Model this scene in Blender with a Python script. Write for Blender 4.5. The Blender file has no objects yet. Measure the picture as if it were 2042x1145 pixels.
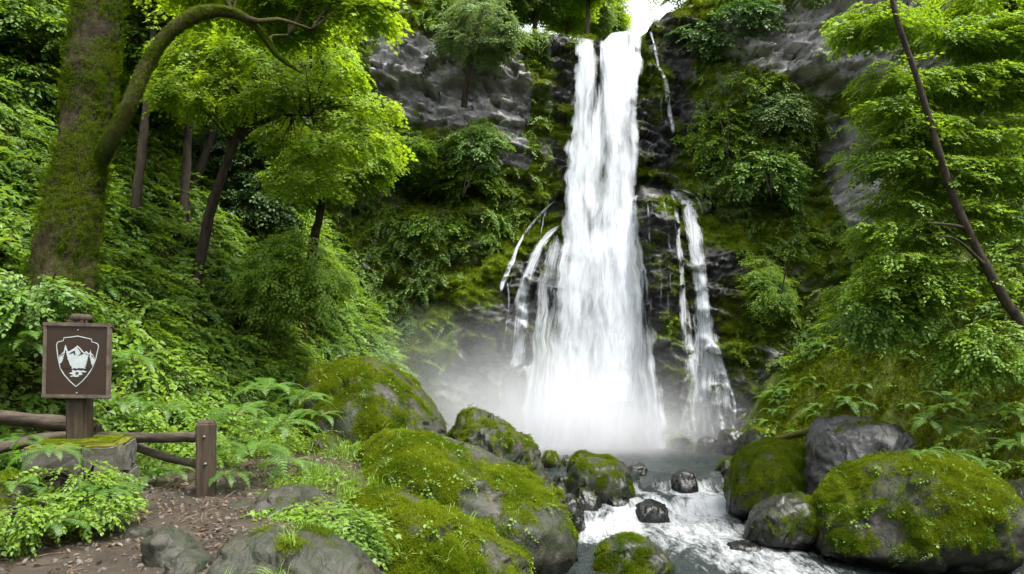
import bpy, math, random
import numpy as np
from mathutils import Vector, Matrix, Euler

random.seed(7)
rng = np.random.default_rng(11)
SC = bpy.context.scene
COL = SC.collection
PI = math.pi

# ------------------------------------------------------------------ camera, sky, sun, exposure
FPX, CX, HY, EYE = 1361.0, 1021.0, 700.0, 3.1       # focal length and horizon in photo pixels, eye height
cam_d = bpy.data.cameras.new('camera')
cam = bpy.data.objects.new('camera', cam_d); COL.objects.link(cam)
cam.location = (0, 0, EYE); cam.rotation_euler = (PI/2, 0, 0)
cam_d.sensor_width = 36; cam_d.lens = FPX/2042*36
cam_d.shift_y = (HY-572.5)/2042
cam_d.clip_start = 0.05; cam_d.clip_end = 500
SC.camera = cam

SUN_EL, SUN_AZ = math.radians(66), math.radians(126)   # azimuth from +Y towards +X
W = bpy.data.worlds.new('World'); SC.world = W; W.use_nodes = True
wn, wl = W.node_tree.nodes, W.node_tree.links
wn.clear()
w_out = wn.new('ShaderNodeOutputWorld'); w_bg = wn.new('ShaderNodeBackground')
w_sky = wn.new('ShaderNodeTexSky'); w_sky.sky_type = 'NISHITA'; w_sky.sun_disc = False
w_sky.sun_elevation = SUN_EL; w_sky.sun_rotation = SUN_AZ
w_sky.air_density = 1.0; w_sky.dust_density = 3.0; w_sky.ozone_density = 1.0
w_hs = wn.new('ShaderNodeHueSaturation'); w_hs.inputs['Saturation'].default_value = 0.22   # a bright overcast
wl.new(w_sky.outputs[0], w_hs.inputs['Color']); wl.new(w_hs.outputs[0], w_bg.inputs['Color'])
w_bg.inputs['Strength'].default_value = 0.15
wl.new(w_bg.outputs[0], w_out.inputs['Surface'])

sun_d = bpy.data.lights.new('sun', 'SUN'); sun_d.energy = 2.0; sun_d.angle = math.radians(14); sun_d.color = (1.0, 0.96, 0.88)
sun = bpy.data.objects.new('sun', sun_d); COL.objects.link(sun)
sdir = Vector((math.sin(SUN_AZ)*math.cos(SUN_EL), math.cos(SUN_AZ)*math.cos(SUN_EL), math.sin(SUN_EL)))
sun.rotation_euler = sdir.to_track_quat('Z', 'Y').to_euler()

SC.view_settings.view_transform = 'Standard'; SC.view_settings.look = 'None'
SC.view_settings.gamma = 1.0; SC.view_settings.use_curve_mapping = False
SC.view_settings.exposure = 2.08
SC.render.engine = 'CYCLES'
cy = SC.cycles
cy.max_bounces = 7; cy.diffuse_bounces = 4; cy.glossy_bounces = 2; cy.transmission_bounces = 4
cy.transparent_max_bounces = 14; cy.volume_bounces = 1; cy.volume_step_rate = 2.0
cy.caustics_reflective = False; cy.caustics_refractive = False
cy.use_denoising = True; cy.denoiser = 'OPENIMAGEDENOISE'
cy.sample_clamp_indirect = 6.0

# ------------------------------------------------------------------ helpers: points, noise
def U(px, py, Y):
    return ((px-CX)/FPX*Y, Y, EYE+(HY-py)/FPX*Y)

def proj(x, y, z):
    y = np.maximum(y, 0.3)
    return CX+x/y*FPX, HY-(z-EYE)/y*FPX

_perm = np.random.default_rng(3).permutation(256).astype(np.int64)
_perm = np.concatenate([_perm, _perm, _perm])
_g = np.array([(1,1,0),(-1,1,0),(1,-1,0),(-1,-1,0),(1,0,1),(-1,0,1),(1,0,-1),(-1,0,-1),(0,1,1),(0,-1,1),(0,1,-1),(0,-1,-1)], float)

def pnoise(P):
    P = np.asarray(P, float)
    i = np.floor(P).astype(np.int64); f = P-i; i &= 255
    u = f*f*f*(f*(f*6-15)+10)
    out = 0
    for dx in (0, 1):
        for dy in (0, 1):
            for dz in (0, 1):
                h = _perm[_perm[_perm[i[..., 0]+dx]+i[..., 1]+dy]+i[..., 2]+dz] % 12
                g = _g[h]
                d = g[..., 0]*(f[..., 0]-dx)+g[..., 1]*(f[..., 1]-dy)+g[..., 2]*(f[..., 2]-dz)
                w = (u[..., 0] if dx else 1-u[..., 0])*(u[..., 1] if dy else 1-u[..., 1])*(u[..., 2] if dz else 1-u[..., 2])
                out = out+w*d
    return out

def fbm(P, freq=1.0, octv=4, seed=0.0, gain=0.5, ridged=False):
    P = np.asarray(P, float)*freq+seed*17.31+100.0
    a, s, t = 1.0, 0.0, 0.0
    for _ in range(octv):
        n = pnoise(P)
        if ridged: n = 1-2*np.abs(n)*1.6
        s = s+a*n; t += a; a *= gain; P = P*2.03+5.1
    return s/t

def voro(P, freq, seed=0):
    """distance-based cells: (F1, random number of the nearest cell)"""
    P = np.asarray(P, float)*freq+50
    c = np.floor(P).astype(np.int64)
    best = np.full(P.shape[:-1], 9.0); second = np.full(P.shape[:-1], 9.0); rid = np.zeros(P.shape[:-1])
    for dx in (-1, 0, 1):
        for dy in (-1, 0, 1):
            for dz in (-1, 0, 1):
                q = c+np.array([dx, dy, dz]); m = (q+seed) & 255
                h0 = _perm[_perm[_perm[m[..., 0]]+m[..., 1]]+m[..., 2]]
                h1 = _perm[h0+37]; h2 = _perm[h1+91]; h3 = _perm[h2+11]
                d = np.sqrt((q[..., 0]+h0/255-P[..., 0])**2+(q[..., 1]+h1/255-P[..., 1])**2+(q[..., 2]+h2/255-P[..., 2])**2)
                nb = d < best
                second = np.where(nb, best, np.minimum(second, d))
                rid = np.where(nb, h3/255.0, rid); best = np.where(nb, d, best)
    return best, second-best, rid

def facet(P, freq, seed=0, tilt=1.0, step=0.5):
    """broken rock: every cell is a tilted plane; returns a height in units of one cell"""
    P = np.asarray(P, float)*freq+50
    c = np.floor(P).astype(np.int64)
    best = np.full(P.shape[:-1], 9.0); out = np.zeros(P.shape[:-1])
    for dx in (-1, 0, 1):
        for dy in (-1, 0, 1):
            for dz in (-1, 0, 1):
                q = c+np.array([dx, dy, dz]); m = (q+seed) & 255
                h0 = _perm[_perm[_perm[m[..., 0]]+m[..., 1]]+m[..., 2]]
                h1 = _perm[h0+37]; h2 = _perm[h1+91]; h3 = _perm[h2+11]; h4 = _perm[h3+53]; h5 = _perm[h4+29]; h6 = _perm[h5+71]
                d = np.stack([P[..., 0]-q[..., 0]-h0/255, P[..., 1]-q[..., 1]-h1/255, P[..., 2]-q[..., 2]-h2/255], -1)
                r = np.sqrt((d**2).sum(-1)); nb = r < best; best = np.where(nb, r, best)
                v = step*(h3/255-0.5)+tilt*(d[..., 0]*(h4/255-0.5)+d[..., 1]*(h5/255-0.5)+d[..., 2]*(h6/255-0.5))*2
                out = np.where(nb, v, out)
    return out

def sstep(a, b, x):
    t = np.clip((x-a)/(b-a), 0, 1); return t*t*(3-2*t)

def inside(poly, x, y):
    r = np.zeros(np.shape(x), bool); n = len(poly)
    for i in range(n):
        x1, y1 = poly[i]; x2, y2 = poly[(i+1) % n]
        c = ((y1 > y) != (y2 > y)) & (x < (x2-x1)*(y-y1)/((y2-y1) if y2 != y1 else 1e-9)+x1)
        r ^= c
    return r

def crom(pts, n):
    """Catmull-Rom through pts (k x d) -> n points"""
    P = np.asarray(pts, float); k = len(P)
    P = np.vstack([2*P[0]-P[1], P, 2*P[-1]-P[-2]])
    t = np.linspace(0, k-1-1e-6, n); i = t.astype(int); f = (t-i)[:, None]
    a, b, c, d = P[i], P[i+1], P[i+2], P[i+3]
    return 0.5*(2*b+(c-a)*f+(2*a-5*b+4*c-d)*f**2+(3*b-a-3*c+d)*f**3)

# ------------------------------------------------------------------ helpers: objects
def make_mesh(name, V, F, mats, smooth=True, mi=None, attrs=None, uv=None):
    """V n x 3; F: an int array m x 3 or m x 4, or a list of such arrays"""
    me = bpy.data.meshes.new(name)
    V = np.asarray(V, np.float32)
    Fs = [np.asarray(f, np.int32) for f in (F if isinstance(F, list) else [F]) if len(f)]
    me.vertices.add(len(V)); me.vertices.foreach_set('co', V.ravel())
    if Fs:
        loops = np.concatenate([f.ravel() for f in Fs])
        tot = np.concatenate([np.full(len(f), f.shape[1], np.int32) for f in Fs])
        start = np.concatenate([[0], np.cumsum(tot)[:-1]]).astype(np.int32)
        me.loops.add(len(loops)); me.loops.foreach_set('vertex_index', loops)
        me.polygons.add(len(tot)); me.polygons.foreach_set('loop_start', start); me.polygons.foreach_set('loop_total', tot)
        if mi is not None: me.polygons.foreach_set('material_index', np.asarray(mi, np.int32))
        me.polygons.foreach_set('use_smooth', np.full(len(tot), bool(smooth)))
    for m in (mats if isinstance(mats, (list, tuple)) else [mats]): me.materials.append(m)
    me.update(calc_edges=True)
    for k, a in (attrs or {}).items():
        a = np.asarray(a)
        if a.ndim == 2:
            at = me.attributes.new(k, 'FLOAT_VECTOR', 'POINT'); at.data.foreach_set('vector', a.astype(np.float32).ravel())
        elif a.dtype.kind == 'i':
            at = me.attributes.new(k, 'INT', 'POINT'); at.data.foreach_set('value', a.astype(np.int32))
        else:
            at = me.attributes.new(k, 'FLOAT', 'POINT'); at.data.foreach_set('value', a.astype(np.float32))
    if uv is not None and Fs:
        l = me.uv_layers.new(name='UVMap'); l.data.foreach_set('uv', np.asarray(uv, np.float32)[loops].ravel())
    return me

def link(name, data, parent=None, loc=(0, 0, 0), rot=(0, 0, 0)):
    o = bpy.data.objects.new(name, data); COL.objects.link(o)
    o.location = loc; o.rotation_euler = rot
    if parent is not None: o.parent = parent
    return o

def tag(o, label=None, cat=None, group=None, kind=None):
    if label: o['label'] = label
    if cat: o['category'] = cat
    if group: o['group'] = group
    if kind: o['kind'] = kind
    return o

def thing(name, label, cat, loc, rz=0, group=None):
    return tag(link(name, None, None, loc, (0, 0, rz)), label, cat, group)

class MB:
    """collects triangles/quads, then one mesh"""
    def __init__(s): s.V = []; s.T = []; s.Q = []; s.n = 0; s.mt = []; s.mq = []
    def add(s, V, F, m=0):
        V = np.asarray(V, float); F = np.asarray(F, int)
        if F.shape[1] == 3: s.T.append(F+s.n); s.mt.append(np.full(len(F), m))
        else: s.Q.append(F+s.n); s.mq.append(np.full(len(F), m))
        s.V.append(V); s.n += len(V); return s
    def arrays(s):
        F = ([np.vstack(s.T)] if s.T else [])+([np.vstack(s.Q)] if s.Q else [])
        return np.vstack(s.V), F, np.concatenate(s.mt+s.mq)
    def mesh(s, name, mats, smooth=True, **k):
        V, F, mi = s.arrays(); return make_mesh(name, V, F, mats, smooth, mi, **k)

def grid_faces(nu, nv, wrap=False):
    """quads of a (nv rows x nu columns) grid"""
    i = np.arange(nv-1)[:, None]; j = np.arange(nu if wrap else nu-1)[None, :]
    j2 = (j+1) % nu
    return np.stack([i*nu+j, i*nu+j2, (i+1)*nu+j2, (i+1)*nu+j], -1).reshape(-1, 4)

def tube(path, radii, sides=10, rough=0.0, seed=0.0, cap=True, freq=3.0, n=None, ridge=0.0):
    P = np.asarray(path, float); R = np.asarray(radii, float)
    if n:
        Q = crom(np.hstack([P, R[:, None]]), n); P, R = Q[:, :3], np.maximum(Q[:, 3], 1e-4)
    T = np.gradient(P, axis=0); T /= np.linalg.norm(T, axis=1)[:, None]+1e-9
    ref = np.array([0, 0, 1.0]) if abs(T[:, 2]).mean() < 0.75 else np.array([1.0, 0, 0])
    A = np.cross(T, ref); A /= np.linalg.norm(A, axis=1)[:, None]; B = np.cross(T, A)
    th = np.linspace(0, 2*PI, sides, endpoint=False)
    d = A[:, None]*np.cos(th)[None, :, None]+B[:, None]*np.sin(th)[None, :, None]
    V = P[:, None]+d*R[:, None, None]
    if rough:
        nz = fbm(V, freq, 4, seed)
        V = V+d*(nz*rough*R[:, None])[..., None]
    if ridge:
        sl = np.concatenate([[0], np.cumsum(np.linalg.norm(np.diff(P, axis=0), axis=1))])
        q = np.stack([np.repeat(np.cos(th)[None]*2.2, len(P), 0), np.repeat(np.sin(th)[None]*2.2, len(P), 0), np.repeat(sl[:, None]*0.55, sides, 1)], -1)
        V = V+d*(R[:, None]*ridge*(fbm(q, 1.0, 3, seed+31, ridged=True)+0.8*fbm(q*np.array([3.5, 3.5, 1.6]), 1.0, 4, seed+33, ridged=True)))[..., None]
    V = V.reshape(-1, 3); F = [grid_faces(sides, len(P), True)]
    if cap:
        k = len(V); V = np.vstack([V, P[0], P[-1]])
        j = np.arange(sides); j2 = (j+1) % sides; b = (len(P)-1)*sides
        F.append(np.vstack([np.stack([j2, j, np.full(sides, k)], -1), np.stack([b+j, b+j2, np.full(sides, k+1)], -1)]))
    return V, F

def add_tube(mb, *a, m=0, **k):
    V, F = tube(*a, **k); base = mb.n; mb.V.append(V)
    for f in F:
        if f.shape[1] == 3: mb.T.append(f+base); mb.mt.append(np.full(len(f), m))
        else: mb.Q.append(f+base); mb.mq.append(np.full(len(f), m))
    mb.n += len(V)

# ------------------------------------------------------------------ materials
def new_mat(name):
    m = bpy.data.materials.new(name); m.use_nodes = True
    nt = m.node_tree; nt.nodes.clear()
    return m, nt.nodes, nt.links

def N(ns, t, **k):
    n = ns.new(t)
    for a, v in k.items(): setattr(n, a, v)
    return n

def noise_node(ns, ls, vec, scale, detail=5, rough=0.55, dist=0.0):
    n = ns.new('ShaderNodeTexNoise'); n.inputs['Scale'].default_value = scale; n.inputs['Detail'].default_value = detail
    n.inputs['Roughness'].default_value = rough; n.inputs['Distortion'].default_value = dist
    if vec is not None: ls.new(vec, n.inputs['Vector'])
    return n.outputs['Fac']

def ramp(ns, ls, fac, stops):
    r = ns.new('ShaderNodeValToRGB'); e = r.color_ramp.elements
    while len(e) < len(stops): e.new(0.5)
    for q, (p, c) in zip(e, stops):
        q.position = p; q.color = (c, c, c, 1) if isinstance(c, (int, float)) else (*c, 1)
    ls.new(fac, r.inputs[0]); return r.outputs[0]

def mixc(ns, ls, fac, a, b, mode='MIX'):
    m = ns.new('ShaderNodeMix'); m.data_type = 'RGBA'; m.blend_type = mode
    for s, v in ((m.inputs['Factor'], fac), (m.inputs['A'], a), (m.inputs['B'], b)):
        if hasattr(v, 'links') or hasattr(v, 'is_linked'): ls.new(v, s)
        elif isinstance(v, (int, float)): s.default_value = v
        else: s.default_value = (*v, 1)
    return m.outputs['Result']

def math_node(ns, ls, op, a, b=None, clamp=False):
    m = ns.new('ShaderNodeMath'); m.operation = op; m.use_clamp = clamp
    for s, v in ((m.inputs[0], a), (m.inputs[1], b)):
        if v is None: continue
        if hasattr(v, 'is_linked'): ls.new(v, s)
        else: s.default_value = v
    return m.outputs[0]

def attr(ns, name, typ='GEOMETRY'):
    a = ns.new('ShaderNodeAttribute'); a.attribute_name = name; a.attribute_type = typ; return a.outputs['Fac']

def bump(ns, ls, h, strength=0.5, dist=0.02):
    b = ns.new('ShaderNodeBump'); b.inputs['Strength'].default_value = strength; b.inputs['Distance'].default_value = dist
    ls.new(h, b.inputs['Height']); return b.outputs[0]

def leaf_material(name, dark, light, trans, tr=0.42, gloss=0.07, grough=0.5):
    m, ns, ls = new_mat(name)
    out = N(ns, 'ShaderNodeOutputMaterial')
    oi = N(ns, 'ShaderNodeObjectInfo'); ge = N(ns, 'ShaderNodeNewGeometry')
    t = attr(ns, 'tint', 'INSTANCER')
    v = math_node(ns, ls, 'MULTIPLY_ADD', oi.outputs['Random'], 0.45); v.node.inputs[2].default_value = 0.02
    v = math_node(ns, ls, 'ADD', v, t)
    w = math_node(ns, ls, 'MULTIPLY_ADD', ge.outputs['Random Per Island'], 0.35); ls.new(v, w.node.inputs[2])
    f = math_node(ns, ls, 'ADD', w, 0.0, True)
    c = mixc(ns, ls, f, dark, light)
    tc = mixc(ns, ls, 0.6, c, trans)
    d = N(ns, 'ShaderNodeBsdfDiffuse'); tl = N(ns, 'ShaderNodeBsdfTranslucent'); g = N(ns, 'ShaderNodeBsdfGlossy')
    g.inputs['Roughness'].default_value = grough; g.inputs['Color'].default_value = (0.9, 0.95, 0.9, 1)
    ls.new(c, d.inputs['Color']); ls.new(tc, tl.inputs['Color'])
    m1 = N(ns, 'ShaderNodeMixShader'); m1.inputs[0].default_value = tr
    ls.new(d.outputs[0], m1.inputs[1]); ls.new(tl.outputs[0], m1.inputs[2])
    m2 = N(ns, 'ShaderNodeMixShader'); m2.inputs[0].default_value = gloss*0.6
    ls.new(m1.outputs[0], m2.inputs[1]); ls.new(g.outputs[0], m2.inputs[2])
    ls.new(m2.outputs[0], out.inputs['Surface'])
    return m

def solid(name, c1, c2, rough=0.85, scale=6.0, bstr=0.5, bdist=0.02, stretch=(1, 1, 1), spec=0.3):
    m, ns, ls = new_mat(name)
    out = N(ns, 'ShaderNodeOutputMaterial'); p = N(ns, 'ShaderNodeBsdfPrincipled')
    tc = N(ns, 'ShaderNodeTexCoord'); mp = N(ns, 'ShaderNodeMapping'); mp.inputs['Scale'].default_value = stretch
    ls.new(tc.outputs['Object'], mp.inputs[0])
    n = noise_node(ns, ls, mp.outputs[0], scale, 8, 0.65)
    ls.new(mixc(ns, ls, ramp(ns, ls, n, [(0.3, 0.0), (0.7, 1.0)]), c1, c2), p.inputs['Base Color'])
    p.inputs['Roughness'].default_value = rough; p.inputs['Specular IOR Level'].default_value = spec
    ls.new(bump(ns, ls, n, bstr, bdist), p.inputs['Normal'])
    ls.new(p.outputs[0], out.inputs['Surface'])
    return m

def rock_material(name, dark, light, moss_a, moss_b, rough=0.6, scale=2.2, lichen=0.0, FILM=1.0, SPEC=0.5):
    """rock with moss where the mesh says so (attribute moss), wetter where attribute wet"""
    m, ns, ls = new_mat(name)
    out = N(ns, 'ShaderNodeOutputMaterial'); p = N(ns, 'ShaderNodeBsdfPrincipled')
    tc = N(ns, 'ShaderNodeTexCoord'); o = tc.outputs['Object']
    n1 = noise_node(ns, ls, o, scale, 9, 0.7, 0.4)
    n2 = noise_node(ns, ls, o, scale*9, 8, 0.7)
    vo = N(ns, 'ShaderNodeTexVoronoi'); vo.feature = 'DISTANCE_TO_EDGE'; vo.inputs['Scale'].default_value = scale*1.6
    vm = N(ns, 'ShaderNodeMix'); vm.data_type = 'VECTOR'; vm.inputs['Factor'].default_value = 0.25
    nv = N(ns, 'ShaderNodeTexNoise'); nv.inputs['Scale'].default_value = scale*2; ls.new(o, nv.inputs['Vector'])
    ls.new(o, vm.inputs['A']); ls.new(nv.outputs['Color'], vm.inputs['B']); ls.new(vm.outputs['Result'], vo.inputs['Vector'])
    crack = ramp(ns, ls, vo.outputs['Distance'], [(0.0, 0.6), (0.035, 1.0)])
    film = ramp(ns, ls, noise_node(ns, ls, o, scale*1.3, 7, 0.7, 0.3), [(0.36, 0.0), (0.56, 0.92)])
    rc = mixc(ns, ls, ramp(ns, ls, n1, [(0.32, 0.0), (0.68, 1.0)]), dark, light)
    rc = mixc(ns, ls, 0.7, rc, ramp(ns, ls, n2, [(0.25, 0.45), (0.75, 1.0)]), 'MULTIPLY')
    rc = mixc(ns, ls, 0.5, rc, crack, 'MULTIPLY')
    if lichen:
        lf = ramp(ns, ls, noise_node(ns, ls, o, scale*5, 6, 0.7), [(0.58, 0.0), (0.66, lichen)])
        rc = mixc(ns, ls, lf, rc, (0.42, 0.44, 0.42))
    rc = mixc(ns, ls, math_node(ns, ls, 'MULTIPLY', film, FILM), rc, mixc(ns, ls, 1.0, tuple(0.33*q for q in moss_a), ramp(ns, ls, n2, [(0.3, 0.4), (0.7, 1.3)]), 'MULTIPLY'))
    wet = attr(ns, 'wet')
    rc = mixc(ns, ls, math_node(ns, ls, 'MULTIPLY', wet, 0.95), rc, mixc(ns, ls, 1.0, rc, (0.085, 0.092, 0.105), 'MULTIPLY'))
    ma = attr(ns, 'moss')
    n3 = noise_node(ns, ls, o, scale*3.3, 8, 0.7)
    mm = math_node(ns, ls, 'MULTIPLY_ADD', math_node(ns, ls, 'SUBTRACT', n3, 0.5), 1.3); ls.new(ma, mm.node.inputs[2])
    mf = ramp(ns, ls, mm, [(0.42, 0.0), (0.60, 1.0)])
    n4 = noise_node(ns, ls, o, scale*1.7, 4, 0.6); n5 = noise_node(ns, ls, o, scale*30, 4, 0.7)
    mc = mixc(ns, ls, ramp(ns, ls, n4, [(0.35, 0.0), (0.65, 1.0)]), moss_a, moss_b)
    mc = mixc(ns, ls, 0.8, mc, ramp(ns, ls, n5, [(0.3, 0.35), (0.7, 1.2)]), 'MULTIPLY')
    ls.new(mixc(ns, ls, mf, rc, mc), p.inputs['Base Color'])
    r0 = math_node(ns, ls, 'MULTIPLY_ADD', wet, -0.24*rough/0.6); r0.node.inputs[2].default_value = rough
    r1 = math_node(ns, ls, 'MULTIPLY_ADD', n2, 0.25); ls.new(r0, r1.node.inputs[2])
    r2 = math_node(ns, ls, 'MAXIMUM', math_node(ns, ls, 'SUBTRACT', r1, 0.12), mf)
    ls.new(r2, p.inputs['Roughness'])
    sp = math_node(ns, ls, 'MULTIPLY_ADD', mf, -0.45); sp.node.inputs[2].default_value = SPEC
    sp.node.inputs[1].default_value = -0.9*SPEC
    ls.new(sp, p.inputs['Specular IOR Level'])
    h = math_node(ns, ls, 'ADD', math_node(ns, ls, 'MULTIPLY', n1, 1.0), math_node(ns, ls, 'MULTIPLY', n2, 0.35))
    h = math_node(ns, ls, 'ADD', h, math_node(ns, ls, 'MULTIPLY', crack, 0.25))
    h = math_node(ns, ls, 'ADD', h, math_node(ns, ls, 'MULTIPLY', math_node(ns, ls, 'MULTIPLY', mf, n5), 0.5))
    ls.new(bump(ns, ls, h, 0.8, 0.09/scale), p.inputs['Normal'])
    ls.new(p.outputs[0], out.inputs['Surface'])
    return m

def water_veil_material(name, su, sv, lo, hi, strength=1.0, seed=0.0, warp=0.6):
    """falling white water: UV u 0..1 across, v metres down; strands of foam with gaps between them"""
    m, ns, ls = new_mat(name)
    out = N(ns, 'ShaderNodeOutputMaterial')
    uv = N(ns, 'ShaderNodeUVMap'); mp = N(ns, 'ShaderNodeMapping')
    mp.inputs['Scale'].default_value = (su, sv, 1); mp.inputs['Location'].default_value = (seed, seed*0.7, seed*1.3)
    ls.new(uv.outputs[0], mp.inputs[0])
    n1 = noise_node(ns, ls, mp.outputs[0], 1.0, 6, 0.62, warp)
    mp2 = N(ns, 'ShaderNodeMapping'); mp2.inputs['Scale'].default_value = (su*4.5, sv*0.8, 1); mp2.inputs['Location'].default_value = (seed+3, seed, 2)
    ls.new(uv.outputs[0], mp2.inputs[0])
    n2 = noise_node(ns, ls, mp2.outputs[0], 1.0, 5, 0.6, 0.2)
    s = math_node(ns, ls, 'MULTIPLY_ADD', n2, 0.45); s.node.inputs[2].default_value = -0.225
    s = math_node(ns, ls, 'ADD', s, n1)
    s = math_node(ns, ls, 'ADD', s, math_node(ns, ls, 'MULTIPLY_ADD', attr(ns, 'dense'), 1.0))
    s.node.inputs[1].links[0].from_node.inputs[2].default_value = -0.5
    a = ramp(ns, ls, s, [(lo, 0.0), (hi, strength)])
    d = N(ns, 'ShaderNodeBsdfDiffuse'); d.inputs['Color'].default_value = (0.60, 0.63, 0.665, 1)
    t = N(ns, 'ShaderNodeBsdfTranslucent'); t.inputs['Color'].default_value = (0.70, 0.73, 0.77, 1)
    bn = bump(ns, ls, s, 0.6, 0.08); ls.new(bn, d.inputs['Normal'])
    mx = N(ns, 'ShaderNodeMixShader'); mx.inputs[0].default_value = 0.32
    ls.new(d.outputs[0], mx.inputs[1]); ls.new(t.outputs[0], mx.inputs[2])
    tr = N(ns, 'ShaderNodeBsdfTransparent')
    ms = N(ns, 'ShaderNodeMixShader'); ls.new(a, ms.inputs[0]); ls.new(tr.outputs[0], ms.inputs[1]); ls.new(mx.outputs[0], ms.inputs[2])
    ls.new(ms.outputs[0], out.inputs['Surface'])
    return m

M = {}
M['leaf_lime'] = leaf_material('maple_leaf', (0.070, 0.150, 0.006), (0.19, 0.30, 0.010), (0.40, 0.56, 0.012), 0.52, 0.03)
M['leaf_mid'] = leaf_material('undergrowth_leaf', (0.034, 0.092, 0.006), (0.135, 0.235, 0.010), (0.30, 0.46, 0.012), 0.46, 0.04)
M['leaf_cool'] = leaf_material('shrub_leaf', (0.036, 0.098, 0.011), (0.12, 0.22, 0.024), (0.22, 0.38, 0.025), 0.43, 0.05)
M['leaf_dark'] = leaf_material('shade_leaf', (0.018, 0.055, 0.008), (0.055, 0.125, 0.012), (0.08, 0.18, 0.02), 0.35, 0.06)
M['fern'] = leaf_material('fern_leaf', (0.035, 0.10, 0.010), (0.10, 0.21, 0.018), (0.20, 0.36, 0.02), 0.4, 0.05)
M['moss_blade'] = leaf_material('moss_blade', (0.024, 0.060, 0.003), (0.105, 0.140, 0.006), (0.16, 0.21, 0.007), 0.35, 0.0)
M['grass'] = leaf_material('grass_blade', (0.06, 0.14, 0.012), (0.17, 0.27, 0.03), (0.26, 0.38, 0.03), 0.4, 0.04)
M['conifer'] = leaf_material('conifer_needle', (0.06, 0.115, 0.03), (0.15, 0.23, 0.07), (0.24, 0.34, 0.06), 0.35, 0.03)
M['dry_leaf'] = leaf_material('dry_leaf', (0.045, 0.030, 0.017), (0.13, 0.088, 0.055), (0.2, 0.12, 0.06), 0.15, 0.04)
M['stem'] = solid('green_stem', (0.05, 0.08, 0.02), (0.10, 0.10, 0.04), 0.8)
M['twig'] = solid('twig_bark', (0.02, 0.015, 0.01), (0.05, 0.04, 0.025), 0.9, 12)
M['boulder'] = rock_material('boulder_rock', (0.012, 0.0095, 0.0065), (0.066, 0.054, 0.039), (0.026, 0.048, 0.004), (0.080, 0.098, 0.007), 0.6, 2.0, 0.12)
M['wet_boulder'] = rock_material('wet_boulder_rock', (0.010, 0.008, 0.007), (0.052, 0.045, 0.038), (0.024, 0.046, 0.004), (0.072, 0.095, 0.007), 0.42, 2.6, 0.0)
M['grey_rock'] = rock_material('grey_boulder_rock', (0.022, 0.021, 0.022), (0.145, 0.14, 0.142), (0.055, 0.08, 0.01), (0.13, 0.15, 0.012), 0.4, 2.4, 0.1, 0.35)
M['cliff'] = rock_material('cliff_rock', (0.085, 0.08, 0.077), (0.44, 0.425, 0.42), (0.045, 0.085, 0.008), (0.12, 0.18, 0.012), 0.7, 1.3, 0.4, 0.15, 0.28)
M['plinth'] = rock_material('plinth_stone', (0.06, 0.055, 0.045), (0.125, 0.115, 0.095), (0.06, 0.075, 0.008), (0.15, 0.145, 0.012), 0.85, 7.0, 0.2, 0.4)

# ------------------------------------------------------------------ the lie of the land
def I(x, xs, ys): return np.interp(x, xs, ys)

def left_toe(y):  return I(y, [-30, 0, 5.5, 7.4, 9, 11, 14, 16, 20, 24], [-4.8, -4.8, -4.9, -5.0, -4.4, -3.7, -2.7, -2.3, -1.8, -1.5])
def left_slope(y): return I(y, [-30, 0, 6, 9, 13, 16, 20], [0.5, 0.7, 1.0, 1.15, 1.25, 1.4, 1.6])
def path_z(y):    return I(y, [-30, 0, 8.5, 10.5, 13, 15, 24], [2.0, 1.7, 1.72, 1.6, 0.9, 0.6, 0.6])
def stream_l(y):  return I(y, [-30, 0, 5, 8, 10, 12, 14, 16, 18, 24], [2.5, 1.8, 1.1, 0.7, 0.5, 0.3, -0.3, -1.2, -1.6, -1.6])
def right_toe(y): return I(y, [-30, 0, 7, 9, 11, 13, 15, 17.5, 20, 24], [10.5, 9.8, 9.3, 8.9, 8.0, 6.9, 5.9, 5.6, 6.0, 6.5])

def ground_z(x, y):
    x = np.asarray(x, float); y = np.asarray(y, float)
    P = np.stack([x, y, np.zeros_like(x)], -1)
    bed = -0.55+0.08*fbm(P, 0.8, 3, 1)+0.45*sstep(13.0, 15.5, y)
    # left bank: up from the water to the path, then the hill
    t = stream_l(y)-x
    zp = path_z(y)+0.05*fbm(P, 1.2, 4, 2)
    zl = bed+(zp-bed)*sstep(-0.3, I(y, [5, 8, 10, 13], [3.0, 2.9, 2.6, 1.8]), t)
    d = left_toe(y)-x+0.45*fbm(P, 0.7, 3, 3)
    hill = np.where(d > 0, left_slope(y)*(d-0.35*(1-np.exp(-np.maximum(d, 0)/0.35))), 0)
    hill = hill*(1+0.0*x)
    bumps = (0.30*fbm(P, 0.9, 4, 4)+0.10*fbm(P, 2.6, 4, 5, ridged=True))*sstep(0.0, 1.0, d)
    zl = zl+np.minimum(hill, 13)+bumps
    # right bank with mossy ribs running down it
    e = x-right_toe(y)+0.35*fbm(P, 0.8, 3, 6)
    hr = np.where(e > 0, 1.15*(e-0.4*(1-np.exp(-np.maximum(e, 0)/0.4))), 0)
    Q = np.stack([(y-x*0.25)*1.35+0.5*fbm(P, 0.9, 2, 9), x*0.30, x*0], -1)
    rib = 0.62*fbm(Q, 1.0, 3, 7, ridged=True)*sstep(0.1, 1.2, e)
    zr = bed+0.9*sstep(-0.5, 0.6, e)+np.minimum(hr, 14)+rib+0.15*fbm(P, 1.5, 3, 8)*sstep(0, 1, e)
    return np.where(x < 3.2, zl, np.maximum(zr, bed))

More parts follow.
